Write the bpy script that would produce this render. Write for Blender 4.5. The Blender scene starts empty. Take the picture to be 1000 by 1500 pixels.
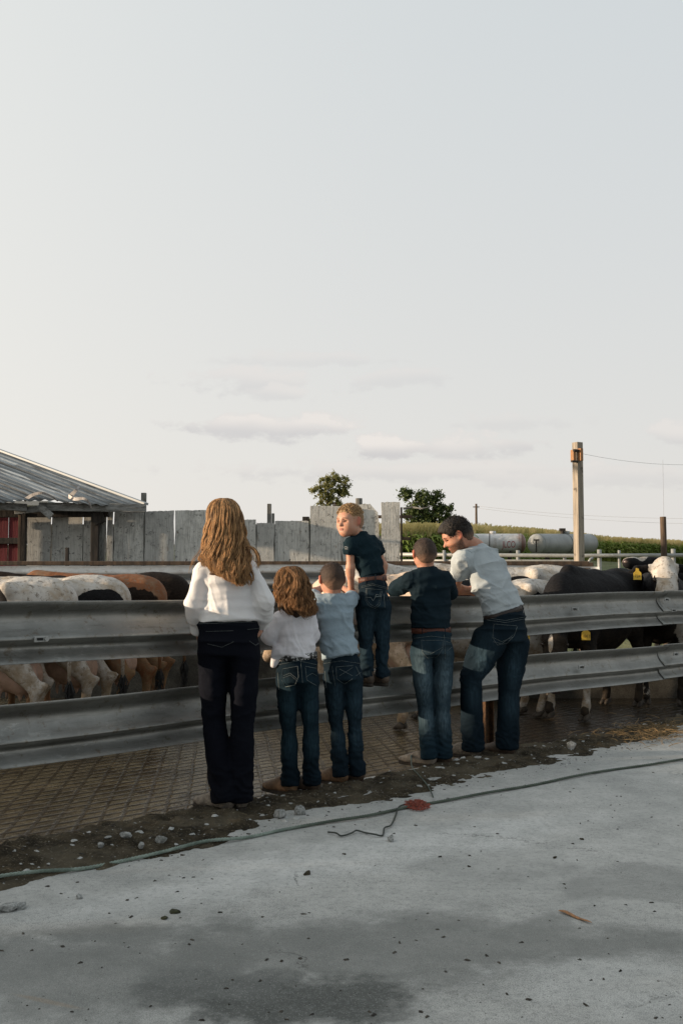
import bpy, bmesh, math, random
import numpy as np
from mathutils import Vector, Matrix
from mathutils.bvhtree import BVHTree
random.seed(7); rng = np.random.default_rng(11)
SC = bpy.context.scene; COL = SC.collection
R = math.radians

# ------------------------------------------------------------ camera
F = 1458.33; CAMZ = 1.26; TH = math.atan(95/F)
cam = bpy.data.cameras.new('camera'); cam.lens = 35; cam.sensor_width = 36
cam.clip_end = 3000
camo = bpy.data.objects.new('camera', cam); COL.objects.link(camo)
camo.location = (0, 0, CAMZ); camo.rotation_euler = (math.pi/2+TH, 0, 0)
SC.camera = camo

# ------------------------------------------------------------ world and sun
SUN_EL, SUN_AZ = R(7.5), math.atan2(-1, -0.13)          # azimuth measured from +Y towards +X
SC.view_settings.view_transform = 'Standard'; SC.view_settings.look = 'None'
SC.view_settings.exposure = 0.52; SC.view_settings.gamma = 1
sd = Vector((math.sin(SUN_AZ)*math.cos(SUN_EL), math.cos(SUN_AZ)*math.cos(SUN_EL), math.sin(SUN_EL)))
sl = bpy.data.lights.new('sun', 'SUN'); sl.energy = 5.0; sl.angle = R(0.6); sl.color = (1, .78, .56)
so = bpy.data.objects.new('sun', sl); COL.objects.link(so)
so.rotation_euler = sd.to_track_quat('Z', 'Y').to_euler()

class NT:
    """small node-tree helper"""
    def __init__(s, tree): s.t = tree; s.N = tree.nodes; s.L = tree.links
    def n(s, typ, **kw):
        nd = s.N.new(typ)
        for k, v in kw.items():
            if k.startswith('i_'):
                key = k[2:]; key = int(key) if key.isdigit() else key
                s.set(nd.inputs[key], v)
            else: setattr(nd, k, v)
        return nd
    def set(s, inp, v):
        if isinstance(v, bpy.types.NodeSocket): s.L.new(v, inp)
        else: inp.default_value = v
    def math(s, op, a, b=0.0, c=None, clamp=False):
        nd = s.N.new('ShaderNodeMath'); nd.operation = op; nd.use_clamp = clamp
        s.set(nd.inputs[0], a); s.set(nd.inputs[1], b)
        if c is not None: s.set(nd.inputs[2], c)
        return nd.outputs[0]
    def vmath(s, op, a, b=(0, 0, 0), out=0):
        nd = s.N.new('ShaderNodeVectorMath'); nd.operation = op
        s.set(nd.inputs[0], a)
        if op == 'SCALE': s.set(nd.inputs['Scale'], b)
        else: s.set(nd.inputs[1], b)
        return nd.outputs[out]
    def mix(s, f, a, b, blend='MIX'):
        nd = s.N.new('ShaderNodeMix'); nd.data_type = 'RGBA'; nd.blend_type = blend
        s.set(nd.inputs[0], f)
        for i, v in ((6, a), (7, b)):
            if isinstance(v, (tuple, list)) and len(v) == 3: v = (*v, 1)
            s.set(nd.inputs[i], v)
        return nd.outputs[2]
    def noise(s, vec, scale, detail=4, rough=.55, dist=0.0, out=0):
        nd = s.N.new('ShaderNodeTexNoise')
        if vec is not None: s.L.new(vec, nd.inputs['Vector'])
        nd.inputs['Scale'].default_value = scale; nd.inputs['Detail'].default_value = detail
        nd.inputs['Roughness'].default_value = rough; nd.inputs['Distortion'].default_value = dist
        return nd.outputs[out]
    def ramp(s, f, lo, hi, smooth=True):
        nd = s.N.new('ShaderNodeMapRange'); nd.interpolation_type = 'SMOOTHSTEP' if smooth else 'LINEAR'
        s.set(nd.inputs[0], f); nd.inputs[1].default_value = lo; nd.inputs[2].default_value = hi
        return nd.outputs[0]
    def scalev(s, vec, sx, sy, sz):
        return s.vmath('MULTIPLY', vec, (sx, sy, sz))

w = bpy.data.worlds.new('World'); SC.world = w; w.use_nodes = True
nt = NT(w.node_tree); nt.N.clear()
tc = nt.n('ShaderNodeTexCoord').outputs['Generated']
sep = nt.n('ShaderNodeSeparateXYZ', i_0=tc)
X_, Y_, Z_ = sep.outputs
sky = nt.n('ShaderNodeTexSky'); sky.sky_type = 'NISHITA'; sky.sun_disc = False
sky.sun_elevation = SUN_EL; sky.sun_rotation = SUN_AZ; sky.air_density = 1.2; sky.dust_density = 3
zc = nt.math('MAXIMUM', Z_, 0.0)
veil = nt.mix(nt.math('POWER', zc, .75, clamp=True), (6.95, 6.65, 6.4), (4.75, 5.55, 6.05))
dt = nt.vmath('DOT_PRODUCT', tc, tuple(sd), out=1)
glow = nt.math('POWER', nt.math('MAXIMUM', nt.math('MULTIPLY_ADD', dt, .5, .5), 0), 3.0)
veil = nt.mix(glow, veil, (10.9, 10.3, 9.2))
back = nt.ramp(nt.math('MULTIPLY', Y_, -1), -.1, .9)
veil = nt.mix(nt.math('MULTIPLY', back, .55), veil, (3.0, 3.35, 3.55))
az = nt.math('DIVIDE', X_, nt.math('MAXIMUM', Y_, .05)); el = nt.math('DIVIDE', Z_, nt.math('MAXIMUM', Y_, .05))
cv = nt.n('ShaderNodeCombineXYZ', i_0=nt.math('MULTIPLY', az, 1.0), i_1=nt.math('MULTIPLY', el, 1.9)).outputs[0]
n1 = nt.noise(cv, 22, 9, .62); n2 = nt.noise(cv, 5, 3, .5)
def cblob(px, py, rx, ry, a):
    cx, cy = (px-500)/F, (845-py)/F
    dx = nt.math('DIVIDE', nt.math('SUBTRACT', az, cx), rx/F)
    dy = nt.math('DIVIDE', nt.math('SUBTRACT', el, cy), ry/F)
    d = nt.math('ADD', nt.math('MULTIPLY', dx, dx), nt.math('MULTIPLY', dy, dy))
    m = nt.math('SUBTRACT', 1.0, nt.math('SQRT', d))
    m = nt.math('ADD', m, nt.math('MULTIPLY', nt.math('SUBTRACT', n1, .5), 3.6))
    return nt.math('MULTIPLY', nt.ramp(m, -.10, .55), a), dy
top = None; low = None
for b in [(375, 556, 105, 26, .5), (415, 575, 55, 16, .45), (395, 625, 135, 22, .9), (470, 622, 60, 20, .6), (570, 655, 70, 24, 1), (690, 655, 85, 22, .75),
          (580, 552, 80, 18, .35), (760, 618, 90, 16, .3), (990, 638, 45, 20, .6), (640, 690, 420, 18, .5), (430, 525, 150, 14, .3), (880, 700, 220, 24, .4)]:
    m, dy = cblob(*b)
    lit = nt.math('MULTIPLY', m, nt.ramp(nt.math('ADD', dy, nt.math('MULTIPLY', nt.math('SUBTRACT', n2, .5), 3)), -.5, .5))
    top = m if top is None else nt.math('MAXIMUM', top, m)
    low = lit if low is None else nt.math('MAXIMUM', low, lit)
cl = nt.mix(nt.math('MULTIPLY', top, .75), veil, (5.35, 5.2, 5.35))
cl = nt.mix(nt.math('MULTIPLY', low, .8), cl, (8.0, 7.5, 7.1))
fin = nt.mix(.86, nt.vmath('SCALE', sky.outputs[0], 1.0), cl)
bg = nt.n('ShaderNodeBackground'); nt.set(bg.inputs[0], fin); bg.inputs[1].default_value = .087
wo = nt.n('ShaderNodeOutputWorld'); nt.L.new(bg.outputs[0], wo.inputs[0])

# ------------------------------------------------------------ pixel -> place helpers
def ray(px, py):
    u, v = (px-500)/F, (750-py)/F
    return Vector((u, math.cos(TH)-v*math.sin(TH), math.sin(TH)+v*math.cos(TH)))
def P(px, py, Y):
    d = ray(px, py); return Vector((0, 0, CAMZ)) + d*(Y/d.y)
def G(px, py, z=0.0):
    d = ray(px, py); return Vector((0, 0, CAMZ)) + d*((z-CAMZ)/d.z)
RA = P(0, 882, 4.82); RB = P(1000, 866, 9.30)
RD = Vector((RB.x-RA.x, RB.y-RA.y, 0)).normalized(); PEN = Vector((-RD.y, RD.x, 0))
def RP(s, t, z): return Vector((RA.x, RA.y, 0)) + RD*s + PEN*t + Vector((0, 0, z))

# ------------------------------------------------------------ object helpers
def tag(o, label=None, cat=None, group=None, kind=None):
    if label: o['label'] = label
    if cat: o['category'] = cat
    if group: o['group'] = group
    if kind: o['kind'] = kind
    return o
def thing(name, label, cat, loc=(0, 0, 0), group=None):
    o = bpy.data.objects.new(name, None); COL.objects.link(o); o.location = loc; o.empty_display_size = .1
    return tag(o, label, cat, group)
def link(name, me, m=None, parent=None, smooth=True):
    """mesh given in world space; parented without moving it"""
    if m is not None and not me.materials: me.materials.append(m)
    if smooth: me.polygons.foreach_set('use_smooth', np.ones(len(me.polygons), bool))
    o = bpy.data.objects.new(name, me); COL.objects.link(o)
    if parent is not None:
        o.parent = parent
        off = Vector((0, 0, 0)); q = parent
        while q is not None: off += q.location; q = q.parent
        me.transform(Matrix.Translation(-off))
    return o
def mesh_np(name, V, Fq):
    me = bpy.data.meshes.new(name)
    V = np.asarray(V, np.float32); Fq = np.asarray(Fq, np.int32)
    me.vertices.add(len(V)); me.vertices.foreach_set('co', V.ravel())
    k = Fq.shape[1]
    me.loops.add(len(Fq)*k); me.loops.foreach_set('vertex_index', Fq.ravel())
    me.polygons.add(len(Fq)); me.polygons.foreach_set('loop_start', np.arange(len(Fq), dtype=np.int32)*k)
    me.polygons.foreach_set('loop_total', np.full(len(Fq), k, np.int32))
    me.update(calc_edges=True); me.validate()
    return me
class MB:
    """collects boxes, prisms and tubes into one mesh"""
    def __init__(s): s.bm = bmesh.new()
    def box(s, c, size, rot=None, bevel=0.0, jit=0.0):
        m = Matrix.LocRotScale(Vector(c), rot.to_quaternion() if isinstance(rot, Matrix) else rot, Vector(size))
        r = bmesh.ops.create_cube(s.bm, size=1, matrix=m)
        if jit:
            for v in r['verts']: v.co += Vector((random.uniform(-jit, jit), random.uniform(-jit, jit), random.uniform(-jit, jit)))
        if bevel:
            es = set(e for v in r['verts'] for e in v.link_edges)
            bmesh.ops.bevel(s.bm, geom=list(es), offset=bevel, segments=2, affect='EDGES', profile=.6)
        return s
    def beam(s, a, b, wd, h, bevel=.004, up=Vector((0, 0, 1))):
        a, b = Vector(a), Vector(b); d = (b-a); L = d.length; d.normalize()
        if abs(d.dot(up)) > .99: up = Vector((0, 1, 0))
        sx = d.cross(up).normalized(); uz = sx.cross(d)
        M = Matrix((sx, d, uz)).transposed()
        return s.box((a+b)/2, (wd, L, h), M, bevel)
    def tube(s, pts, r, seg=8, cap=True, flat=1.0, up=None):
        pts = [Vector(p) for p in pts]; n = len(pts)
        rs = r if isinstance(r, (list, tuple, np.ndarray)) else [r]*n
        prev = None; rings = []
        for i, p in enumerate(pts):
            d = (pts[min(i+1, n-1)]-pts[max(i-1, 0)]).normalized()
            if prev is None:
                ref = up or (Vector((0, 0, 1)) if abs(d.z) < .9 else Vector((1, 0, 0)))
                a = d.cross(ref).normalized()
            else: a = (prev - d*prev.dot(d)).normalized()
            prev = a; b = d.cross(a)
            rings.append([s.bm.verts.new(p + (a*math.cos(2*math.pi*k/seg) + b*math.sin(2*math.pi*k/seg)*flat)*rs[i]) for k in range(seg)])
        for i in range(n-1):
            for k in range(seg):
                s.bm.faces.new((rings[i][k], rings[i][(k+1) % seg], rings[i+1][(k+1) % seg], rings[i+1][k]))
        if cap:
            s.bm.faces.new(rings[0][::-1]); s.bm.faces.new(rings[-1])
        return s
    def poly(s, vs, th=None):
        s.bm.faces.new([s.bm.verts.new(Vector(v)) for v in vs]); return s
    def build(s, name, m=None, parent=None, smooth=False):
        bmesh.ops.recalc_face_normals(s.bm, faces=s.bm.faces)
        me = bpy.data.meshes.new(name); s.bm.to_mesh(me); s.bm.free()
        o = link(name, me, m, parent, smooth)
        return o

# ------------------------------------------------------------ numpy noise, implicit surfaces
def _h(ix, iy, iz, seed):
    n = (ix*374761393 + iy*668265263 + iz*2147483647 + seed*974711).astype(np.int64) & 0xffffffff
    n = ((n ^ (n >> 13))*1274126177) & 0xffffffff
    return ((n ^ (n >> 16)) & 0xffff)/65535.0
def vnoise(Q, seed=0):
    Q = np.asarray(Q, float); i = np.floor(Q).astype(np.int64); f = Q-i; f = f*f*(3-2*f)
    r = 0
    for dx in (0, 1):
        for dy in (0, 1):
            for dz in (0, 1):
                wgt = (f[:, 0] if dx else 1-f[:, 0])*(f[:, 1] if dy else 1-f[:, 1])*(f[:, 2] if dz else 1-f[:, 2])
                r = r + wgt*_h(i[:, 0]+dx, i[:, 1]+dy, i[:, 2]+dz, seed)
    return r-.5
def fbm(Q, seed=0, oct=3):
    r = 0; a = 1
    for k in range(oct): r = r+a*vnoise(np.asarray(Q)*2**k, seed+k*17); a *= .5
    return r
def cap(p0, p1, a0, a1=None, Rv=None, k=.02, cz=None, op='u'):
    a1 = a0 if a1 is None else a1
    a0 = a0 if isinstance(a0, tuple) else (a0, a0); a1 = a1 if isinstance(a1, tuple) else (a1, a1)
    return dict(t='cap', p0=np.array(p0, float), p1=np.array(p1, float), a0=a0, a1=a1, R=Rv, k=k, cz=cz, op=op)
def ell(c, r, M=None, k=.02, op='u'):
    return dict(t='ell', c=np.array(c, float), r=np.array(r if hasattr(r, '__len__') else (r, r, r), float), M=np.eye(3) if M is None else np.array(M), k=k, op=op)
def plane(p, n, k=.004):      # keeps the side n points to
    return dict(t='pl', p=np.array(p, float), n=np.array(Vector(n).normalized()), k=k, op='i')
def _eval(s, Q):
    if s['t'] == 'cap':
        p0, p1 = s['p0'], s['p1']; ax = p1-p0; L = np.linalg.norm(ax); u = ax/max(L, 1e-6) if L > 1e-6 else np.array([0, 0, 1.])
        Rv = np.array(s['R'] if s['R'] is not None else ((1, 0, 0) if abs(u[0]) < .8 else (0, 1, 0)), float)
        r = Rv-u*Rv.dot(u); r /= np.linalg.norm(r); f = np.cross(u, r)
        D = Q-p0; h = D@u; t = np.clip(h/max(L, 1e-6), 0, 1); z = h-t*L
        a = s['a0'][0]+(s['a1'][0]-s['a0'][0])*t; b = s['a0'][1]+(s['a1'][1]-s['a0'][1])*t
        c = np.minimum(a, b) if s['cz'] is None else s['cz']
        x = D@r; y = D@f
    else:
        D = (Q-s['c'])@s['M'].T; x, y, z = D[:, 0], D[:, 1], D[:, 2]; a, b, c = s['r']
    k0 = np.sqrt((x/a)**2+(y/b)**2+(z/c)**2); k1 = np.sqrt((x/a**2)**2+(y/b**2)**2+(z/c**2)**2)+1e-9
    return k0*(k0-1)/k1
def _bounds(s):
    if s['t'] == 'cap':
        m = max(*s['a0'], *s['a1'], s['cz'] or 0)
        return np.minimum(s['p0'], s['p1'])-m, np.maximum(s['p0'], s['p1'])+m
    m = max(s['r']); return s['c']-m, s['c']+m
def sdf_mesh(name, shapes, h=.006):
    un = [s for s in shapes if s['op'] == 'u']
    lo = np.min([_bounds(s)[0] for s in un], 0)-2.5*h; hi = np.max([_bounds(s)[1] for s in un], 0)+2.5*h
    n = np.ceil((hi-lo)/h).astype(int)+1
    V = np.full(n, .08, np.float32)
    axs = [lo[i]+h*np.arange(n[i]) for i in range(3)]
    for s in shapes:
        if s['t'] == 'pl':
            d = -((axs[0][:, None, None]-s['p'][0])*s['n'][0]+(axs[1][None, :, None]-s['p'][1])*s['n'][1]+(axs[2][None, None, :]-s['p'][2])*s['n'][2])
            V = np.maximum(V, d).astype(np.float32); continue
        mg = max(s['k'], .0)+3*h; bl, bh = _bounds(s)
        i0 = np.clip(np.floor((bl-mg-lo)/h).astype(int), 0, n-1); i1 = np.clip(np.ceil((bh+mg-lo)/h).astype(int)+1, 1, n)
        g = np.meshgrid(*[axs[i][i0[i]:i1[i]] for i in range(3)], indexing='ij')
        Q = np.stack([q.ravel() for q in g], 1); d = _eval(s, Q).reshape(g[0].shape)
        sl_ = tuple(slice(i0[i], i1[i]) for i in range(3)); A = V[sl_]; k = max(s['k'], 1e-4)
        if s['op'] == 'u':
            q = np.maximum(k-np.abs(A-d), 0)/k; V[sl_] = np.minimum(A, d)-q*q*k/4
        else:
            d = -d; q = np.maximum(k-np.abs(A-d), 0)/k; V[sl_] = np.maximum(A, d)+q*q*k/4
    V[0] = V[-1] = .05; V[:, 0] = V[:, -1] = .05; V[:, :, 0] = V[:, :, -1] = .05
    ins = V < 0
    cn = n-1; cnt = np.zeros(cn, np.float32); sm = np.zeros((3, *cn), np.float32)
    for ax in range(3):
        s0 = [slice(None)]*3; s1 = [slice(None)]*3; s0[ax] = slice(0, -1); s1[ax] = slice(1, None)
        cr = ins[tuple(s0)] != ins[tuple(s1)]
        I = np.argwhere(cr); v0 = V[tuple(s0)][cr]; v1 = V[tuple(s1)][cr]; t = v0/(v0-v1)
        pos = I.astype(np.float32); pos[:, ax] += t
        o = [a for a in range(3) if a != ax]
        for da in (0, -1):
            for db in (0, -1):
                C = I.copy(); C[:, o[0]] += da; C[:, o[1]] += db
                idx = (C[:, 0], C[:, 1], C[:, 2])
                np.add.at(cnt, idx, 1)
                for q in range(3): np.add.at(sm[q], idx, pos[:, q])
    act = cnt > 0; ids = np.full(cn, -1, np.int64); ids[act] = np.arange(act.sum())
    verts = np.stack([sm[q][act]/cnt[act] for q in range(3)], 1)*h+lo
    quads = []
    for ax in range(3):
        s0 = [slice(None)]*3; s1 = [slice(None)]*3; s0[ax] = slice(0, -1); s1[ax] = slice(1, None)
        a_in = ins[tuple(s0)]; cr = a_in != ins[tuple(s1)]; I = np.argwhere(cr); fl = a_in[cr]
        o = [(ax+1) % 3, (ax+2) % 3]
        cs = []
        for da, db in ((-1, -1), (0, -1), (0, 0), (-1, 0)):
            C = I.copy(); C[:, o[0]] += da; C[:, o[1]] += db; cs.append(ids[C[:, 0], C[:, 1], C[:, 2]])
        q = np.stack(cs, 1); q[~fl] = q[~fl][:, ::-1]; quads.append(q)
    me = mesh_np(name, verts, np.concatenate(quads))
    return me
def mverts(me):
    a = np.empty(len(me.vertices)*3, np.float32); me.vertices.foreach_get('co', a); return a.reshape(-1, 3)
def mnorm(me):
    a = np.empty(len(me.vertices)*3, np.float32); me.vertices.foreach_get('normal', a); return a.reshape(-1, 3)
def displace(me, fn):
    V = mverts(me).astype(float); N = mnorm(me); V2 = V+N*fn(V, N)[:, None]
    me.vertices.foreach_set('co', V2.astype(np.float32).ravel()); me.update()
def relax(me, it=2, f=.5):
    V = mverts(me).astype(float); E = np.empty(len(me.edges)*2, np.int32); me.edges.foreach_get('vertices', E); E = E.reshape(-1, 2)
    deg = np.bincount(E.ravel(), minlength=len(V))[:, None]
    for _ in range(it):
        S = np.zeros_like(V); np.add.at(S, E[:, 0], V[E[:, 1]]); np.add.at(S, E[:, 1], V[E[:, 0]])
        V += f*(S/np.maximum(deg, 1)-V)
    me.vertices.foreach_set('co', V.astype(np.float32).ravel()); me.update()
def attr(me, name, vals):
    a = me.attributes.new(name, 'FLOAT', 'POINT'); a.data.foreach_set('value', np.asarray(vals, np.float32))

# ------------------------------------------------------------ materials
MATS = {}
def newmat(name):
    m = bpy.data.materials.new(name); m.use_nodes = True; t = NT(m.node_tree)
    bs = t.N['Principled BSDF']; MATS[name] = m; m.cycles.displacement_method = 'BUMP' if hasattr(m, 'cycles') else None
    return m, t, bs
def bump(t, bs, hgt, strength=.4, dist=.01, nrm=None):
    b = t.n('ShaderNodeBump'); b.inputs['Strength'].default_value = strength; b.inputs['Distance'].default_value = dist
    t.L.new(hgt, b.inputs['Height'])
    if nrm is not None: t.L.new(nrm, b.inputs['Normal'])
    t.L.new(b.outputs[0], bs.inputs['Normal']); return b.outputs[0]
def coord(t, which='Object'): return t.n('ShaderNodeTexCoord').outputs[which]
def worldpos(t): return t.n('ShaderNodeNewGeometry').outputs['Position']
def simple(name, c1, c2, scale=8, rough=.7, metal=0, detail=5, bstr=.3, bdist=.01, lo=.35, hi=.65, stretch=(1, 1, 1), spec=.4, fine=None):
    m, t, bs = newmat(name); v = t.scalev(worldpos(t), *stretch)
    n = t.noise(v, scale, detail, .6)
    c = t.mix(t.ramp(n, lo, hi), c1, c2)
    if fine:
        f = t.noise(v, fine, 3, .7); c = t.mix(t.ramp(f, .3, .7), c, t.mix(1, c, (.55, .55, .55), 'MULTIPLY'))
    t.set(bs.inputs['Base Color'], c); bs.inputs['Roughness'].default_value = rough; bs.inputs['Metallic'].default_value = metal
    bs.inputs['Specular IOR Level'].default_value = spec
    if bstr: bump(t, bs, n if not fine else f, bstr, bdist)
    return m
def cloth(name, col, col2=None, weave=900, rough=.85, trans=0.0, fade=None):
    m, t, bs = newmat(name); v = worldpos(t)
    col2 = col2 or tuple(x*.8 for x in col)
    n = t.noise(v, 7, 4, .6); c = t.mix(t.ramp(n, .35, .7), col, col2)
    wv = t.noise(t.scalev(v, 1, 1, .4), weave, 2, .6); c = t.mix(t.math('MULTIPLY', t.ramp(wv, .3, .75), .35), c, tuple(min(1, x*1.5+.002) for x in col))
    if fade:
        a = t.n('ShaderNodeAttribute', attribute_name='fade').outputs['Fac']
        fn = t.noise(t.scalev(v, 1, 1, .16), 95, 4, .6)
        a = t.math('MULTIPLY', a, t.ramp(fn, .05, .95)); c = t.mix(a, c, fade)
    t.set(bs.inputs['Base Color'], c); bs.inputs['Roughness'].default_value = rough; bs.inputs['Specular IOR Level'].default_value = .2 if col[0] > .1 else .05
    f2 = t.noise(v, 60, 4, .6)
    bump(t, bs, t.math('ADD', f2, t.math('MULTIPLY', wv, .3)), .35, .004)
    if trans:
        tr = t.n('ShaderNodeBsdfTranslucent'); t.set(tr.inputs[0], c)
        mx = t.n('ShaderNodeMixShader', i_0=trans); t.L.new(bs.outputs[0], mx.inputs[1]); t.L.new(tr.outputs[0], mx.inputs[2])
        t.L.new(mx.outputs[0], t.N['Material Output'].inputs[0])
    return m
def skinmat(name, col):
    m, t, bs = newmat(name); v = worldpos(t)
    n = t.noise(v, 22, 4, .6); c = t.mix(t.ramp(n, .35, .7), col, (col[0]*.92, col[1]*.78, col[2]*.72))
    a = t.n('ShaderNodeAttribute', attribute_name='red').outputs['Fac']; c = t.mix(a, c, (.42, .09, .05))
    b = t.n('ShaderNodeAttribute', attribute_name='stub').outputs['Fac']
    sn = t.noise(v, 380, 2, .7); c = t.mix(t.math('MULTIPLY', b, t.ramp(sn, .25, .6)), c, (.035, .02, .013))
    t.set(bs.inputs['Base Color'], c); bs.inputs['Roughness'].default_value = .55; bs.inputs['Specular IOR Level'].default_value = .35
    bs.inputs['Subsurface Weight'].default_value = .25; bs.inputs['Subsurface Radius'].default_value = (.012, .004, .002)
    bs.inputs['Subsurface Scale'].default_value = 1.0
    bump(t, bs, t.noise(v, 260, 3, .6), .12, .002)
    return m
def hairmat(name, dark, light, rnd=.9):
    m, t, bs = newmat(name)
    g = t.n('ShaderNodeNewGeometry'); rp = g.outputs['Random Per Island']
    n = t.noise(t.scalev(g.outputs['Position'], 1, 1, .25), 60, 3, .6)
    f = t.math('ADD', t.math('MULTIPLY', rp, rnd), t.math('MULTIPLY', t.math('SUBTRACT', n, .5), 1.2), clamp=True)
    c = t.mix(f, dark, light)
    t.set(bs.inputs['Base Color'], c); bs.inputs['Roughness'].default_value = .5; bs.inputs['Specular IOR Level'].default_value = .35
    tr = t.n('ShaderNodeBsdfTranslucent'); t.set(tr.inputs[0], c)
    mx = t.n('ShaderNodeMixShader', i_0=.42); t.L.new(bs.outputs[0], mx.inputs[1]); t.L.new(tr.outputs[0], mx.inputs[2])
    t.L.new(mx.outputs[0], t.N['Material Output'].inputs[0])
    return m
def shorthair(name, dark, light, skin):
    """close-cropped hair: the scalp shows through where the 'len' attribute is small"""
    m, t, bs = newmat(name); v = worldpos(t)
    n = t.noise(v, 150, 4, .7); c = t.mix(t.ramp(n, .3, .7), dark, light)
    a = t.n('ShaderNodeAttribute', attribute_name='len').outputs['Fac']
    n2 = t.noise(v, 420, 2, .6)
    vis = t.ramp(t.math('ADD', a, t.math('MULTIPLY', t.math('SUBTRACT', n2, .5), .7)), .1, .75)
    c = t.mix(vis, skin, c)
    t.set(bs.inputs['Base Color'], c); bs.inputs['Roughness'].default_value = .6; bs.inputs['Specular IOR Level'].default_value = .3
    bump(t, bs, t.noise(v, 240, 3, .7), .8, .004)
    return m

def galv(name, tint=(.30, .31, .30), dark=(.12, .12, .11), rough=.5, metal=.35):
    m, t, bs = newmat(name); v = worldpos(t)
    n = t.noise(v, 3.5, 5, .65); st = t.noise(t.scalev(v, .6, .6, 7), 9, 5, .65); fl = t.noise(v, 55, 4, .7)
    c = t.mix(t.ramp(n, .3, .72), tint, tuple(x*.72 for x in tint))
    c = t.mix(t.math('MULTIPLY', t.ramp(st, .5, .8), .6), c, dark)
    c = t.mix(t.math('MULTIPLY', t.ramp(fl, .6, .75), .45), c, (.42, .41, .37))
    c = t.mix(t.math('MULTIPLY', t.ramp(t.noise(v, 17, 6, .75), .56, .66), .6), c, (.13, .095, .06)); c = t.mix(t.math('MULTIPLY', t.ramp(t.noise(t.scalev(v, 1, 1, 3), 5, 6, .8), .56, .66), .5), c, tuple(x*1.35 for x in tint))
    t.set(bs.inputs['Base Color'], c); bs.inputs['Metallic'].default_value = metal
    t.set(bs.inputs['Roughness'], t.math('ADD', t.math('MULTIPLY', fl, .35), rough-.12))
    bump(t, bs, t.math('ADD', fl, t.math('MULTIPLY', n, 2)), .25, .006)
    return m
M_RAIL = galv('galvanised_rail', (.29, .29, .272), (.09, .086, .072), .40, .82)
M_PIPE = galv('galvanised_pipe', (.36, .37, .36), (.18, .18, .165))

# ============================================================ THE SETTING
def interp(x, xs, ys): return np.interp(x, xs, ys)
def ridge(a):      # corn hill ground height on the ridge as a function of X/Y
    return interp(a, [-.4, .0, .05, .137, .19, .233, .274, .343, .6], [4.7, 4.9, 4.95, 4.8, 4.15, 3.5, 3.0, 2.65, 2.2])
def terrain(X, Y):
    X = np.asarray(X, float); Y = np.asarray(Y, float); a = X/np.maximum(Y, 8)
    near = interp(Y, [-80, 14.5, 33, 50], [-.32, -.32, .78, 1.55])
    k = np.clip((Y-50)/60, 0, 1)
    z = np.where(Y < 50, near, 1.55+(ridge(a)-1.55)*(k*k*(3-2*k)*.5+k*.5))
    return z-np.clip((Y-112)/200, 0, 1)*6
gx = np.concatenate([np.linspace(-900, -60, 15), np.linspace(-50, 60, 70), np.linspace(70, 900, 15)])
gy = np.concatenate([np.linspace(-300, 0, 8), np.linspace(6, 130, 90), np.linspace(150, 1500, 18)])
GX, GY = np.meshgrid(gx, gy, indexing='ij')
GZ = terrain(GX, GY)+.06*fbm(np.stack([GX.ravel()/3, GY.ravel()/3, GX.ravel()*0], 1), 3).reshape(GX.shape)*(GY > 15)
idx = np.arange(GX.size).reshape(GX.shape)
q = np.stack([idx[:-1, :-1], idx[1:, :-1], idx[1:, 1:], idx[:-1, 1:]], -1).reshape(-1, 4)
m, t, bs = newmat('pasture'); v = worldpos(t)
c = t.mix(t.ramp(t.noise(v, .35, 5), .4, .6), (.085, .11, .03), (.15, .15, .06))
c = t.mix(t.ramp(t.noise(t.scalev(v, .3, 1, 1), .25, 3), .55, .62), c, (.30, .28, .24))
c = t.mix(t.math('MULTIPLY', t.ramp(t.noise(v, 9, 4, .7), .4, .7), .6), c, (.04, .05, .015))
t.set(bs.inputs['Base Color'], c); bs.inputs['Roughness'].default_value = .95; bump(t, bs, t.noise(v, 9, 4, .7), .8, .1)
o = link('ground', mesh_np('ground', np.stack([GX.ravel(), GY.ravel(), GZ.ravel()], 1), q), m); tag(o, kind='structure')

# --- concrete yard slab the family stands beside
m, t, bs = newmat('yard_concrete'); v = worldpos(t)
sp = t.n('ShaderNodeSeparateXYZ', i_0=v)
c = t.mix(t.ramp(t.noise(v, 1.3, 5, .6), .32, .68), (.54, .54, .52), (.42, .425, .41))
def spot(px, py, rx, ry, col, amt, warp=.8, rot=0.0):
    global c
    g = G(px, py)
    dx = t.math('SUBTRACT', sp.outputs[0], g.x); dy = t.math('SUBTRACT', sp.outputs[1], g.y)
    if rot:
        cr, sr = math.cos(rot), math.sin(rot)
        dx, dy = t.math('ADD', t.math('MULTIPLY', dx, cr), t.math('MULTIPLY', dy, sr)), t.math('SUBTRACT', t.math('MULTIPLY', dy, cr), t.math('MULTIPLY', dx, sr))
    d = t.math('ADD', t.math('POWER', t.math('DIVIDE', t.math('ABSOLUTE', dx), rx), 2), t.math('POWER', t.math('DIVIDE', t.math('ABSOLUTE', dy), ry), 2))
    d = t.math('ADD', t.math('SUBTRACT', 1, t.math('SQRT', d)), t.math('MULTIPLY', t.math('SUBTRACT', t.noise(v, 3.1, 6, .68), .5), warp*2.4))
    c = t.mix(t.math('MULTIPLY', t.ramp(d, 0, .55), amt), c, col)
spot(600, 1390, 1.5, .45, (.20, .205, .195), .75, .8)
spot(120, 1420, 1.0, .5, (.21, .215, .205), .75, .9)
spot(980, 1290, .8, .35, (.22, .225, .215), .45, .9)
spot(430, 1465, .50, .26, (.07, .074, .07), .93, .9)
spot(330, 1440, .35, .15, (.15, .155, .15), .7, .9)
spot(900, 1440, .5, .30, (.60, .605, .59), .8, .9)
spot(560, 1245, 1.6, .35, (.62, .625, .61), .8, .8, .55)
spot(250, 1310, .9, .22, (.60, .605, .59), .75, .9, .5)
spot(70, 1467, .16, .017, (.36, .29, .22), .6, .25, -.42)
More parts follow.
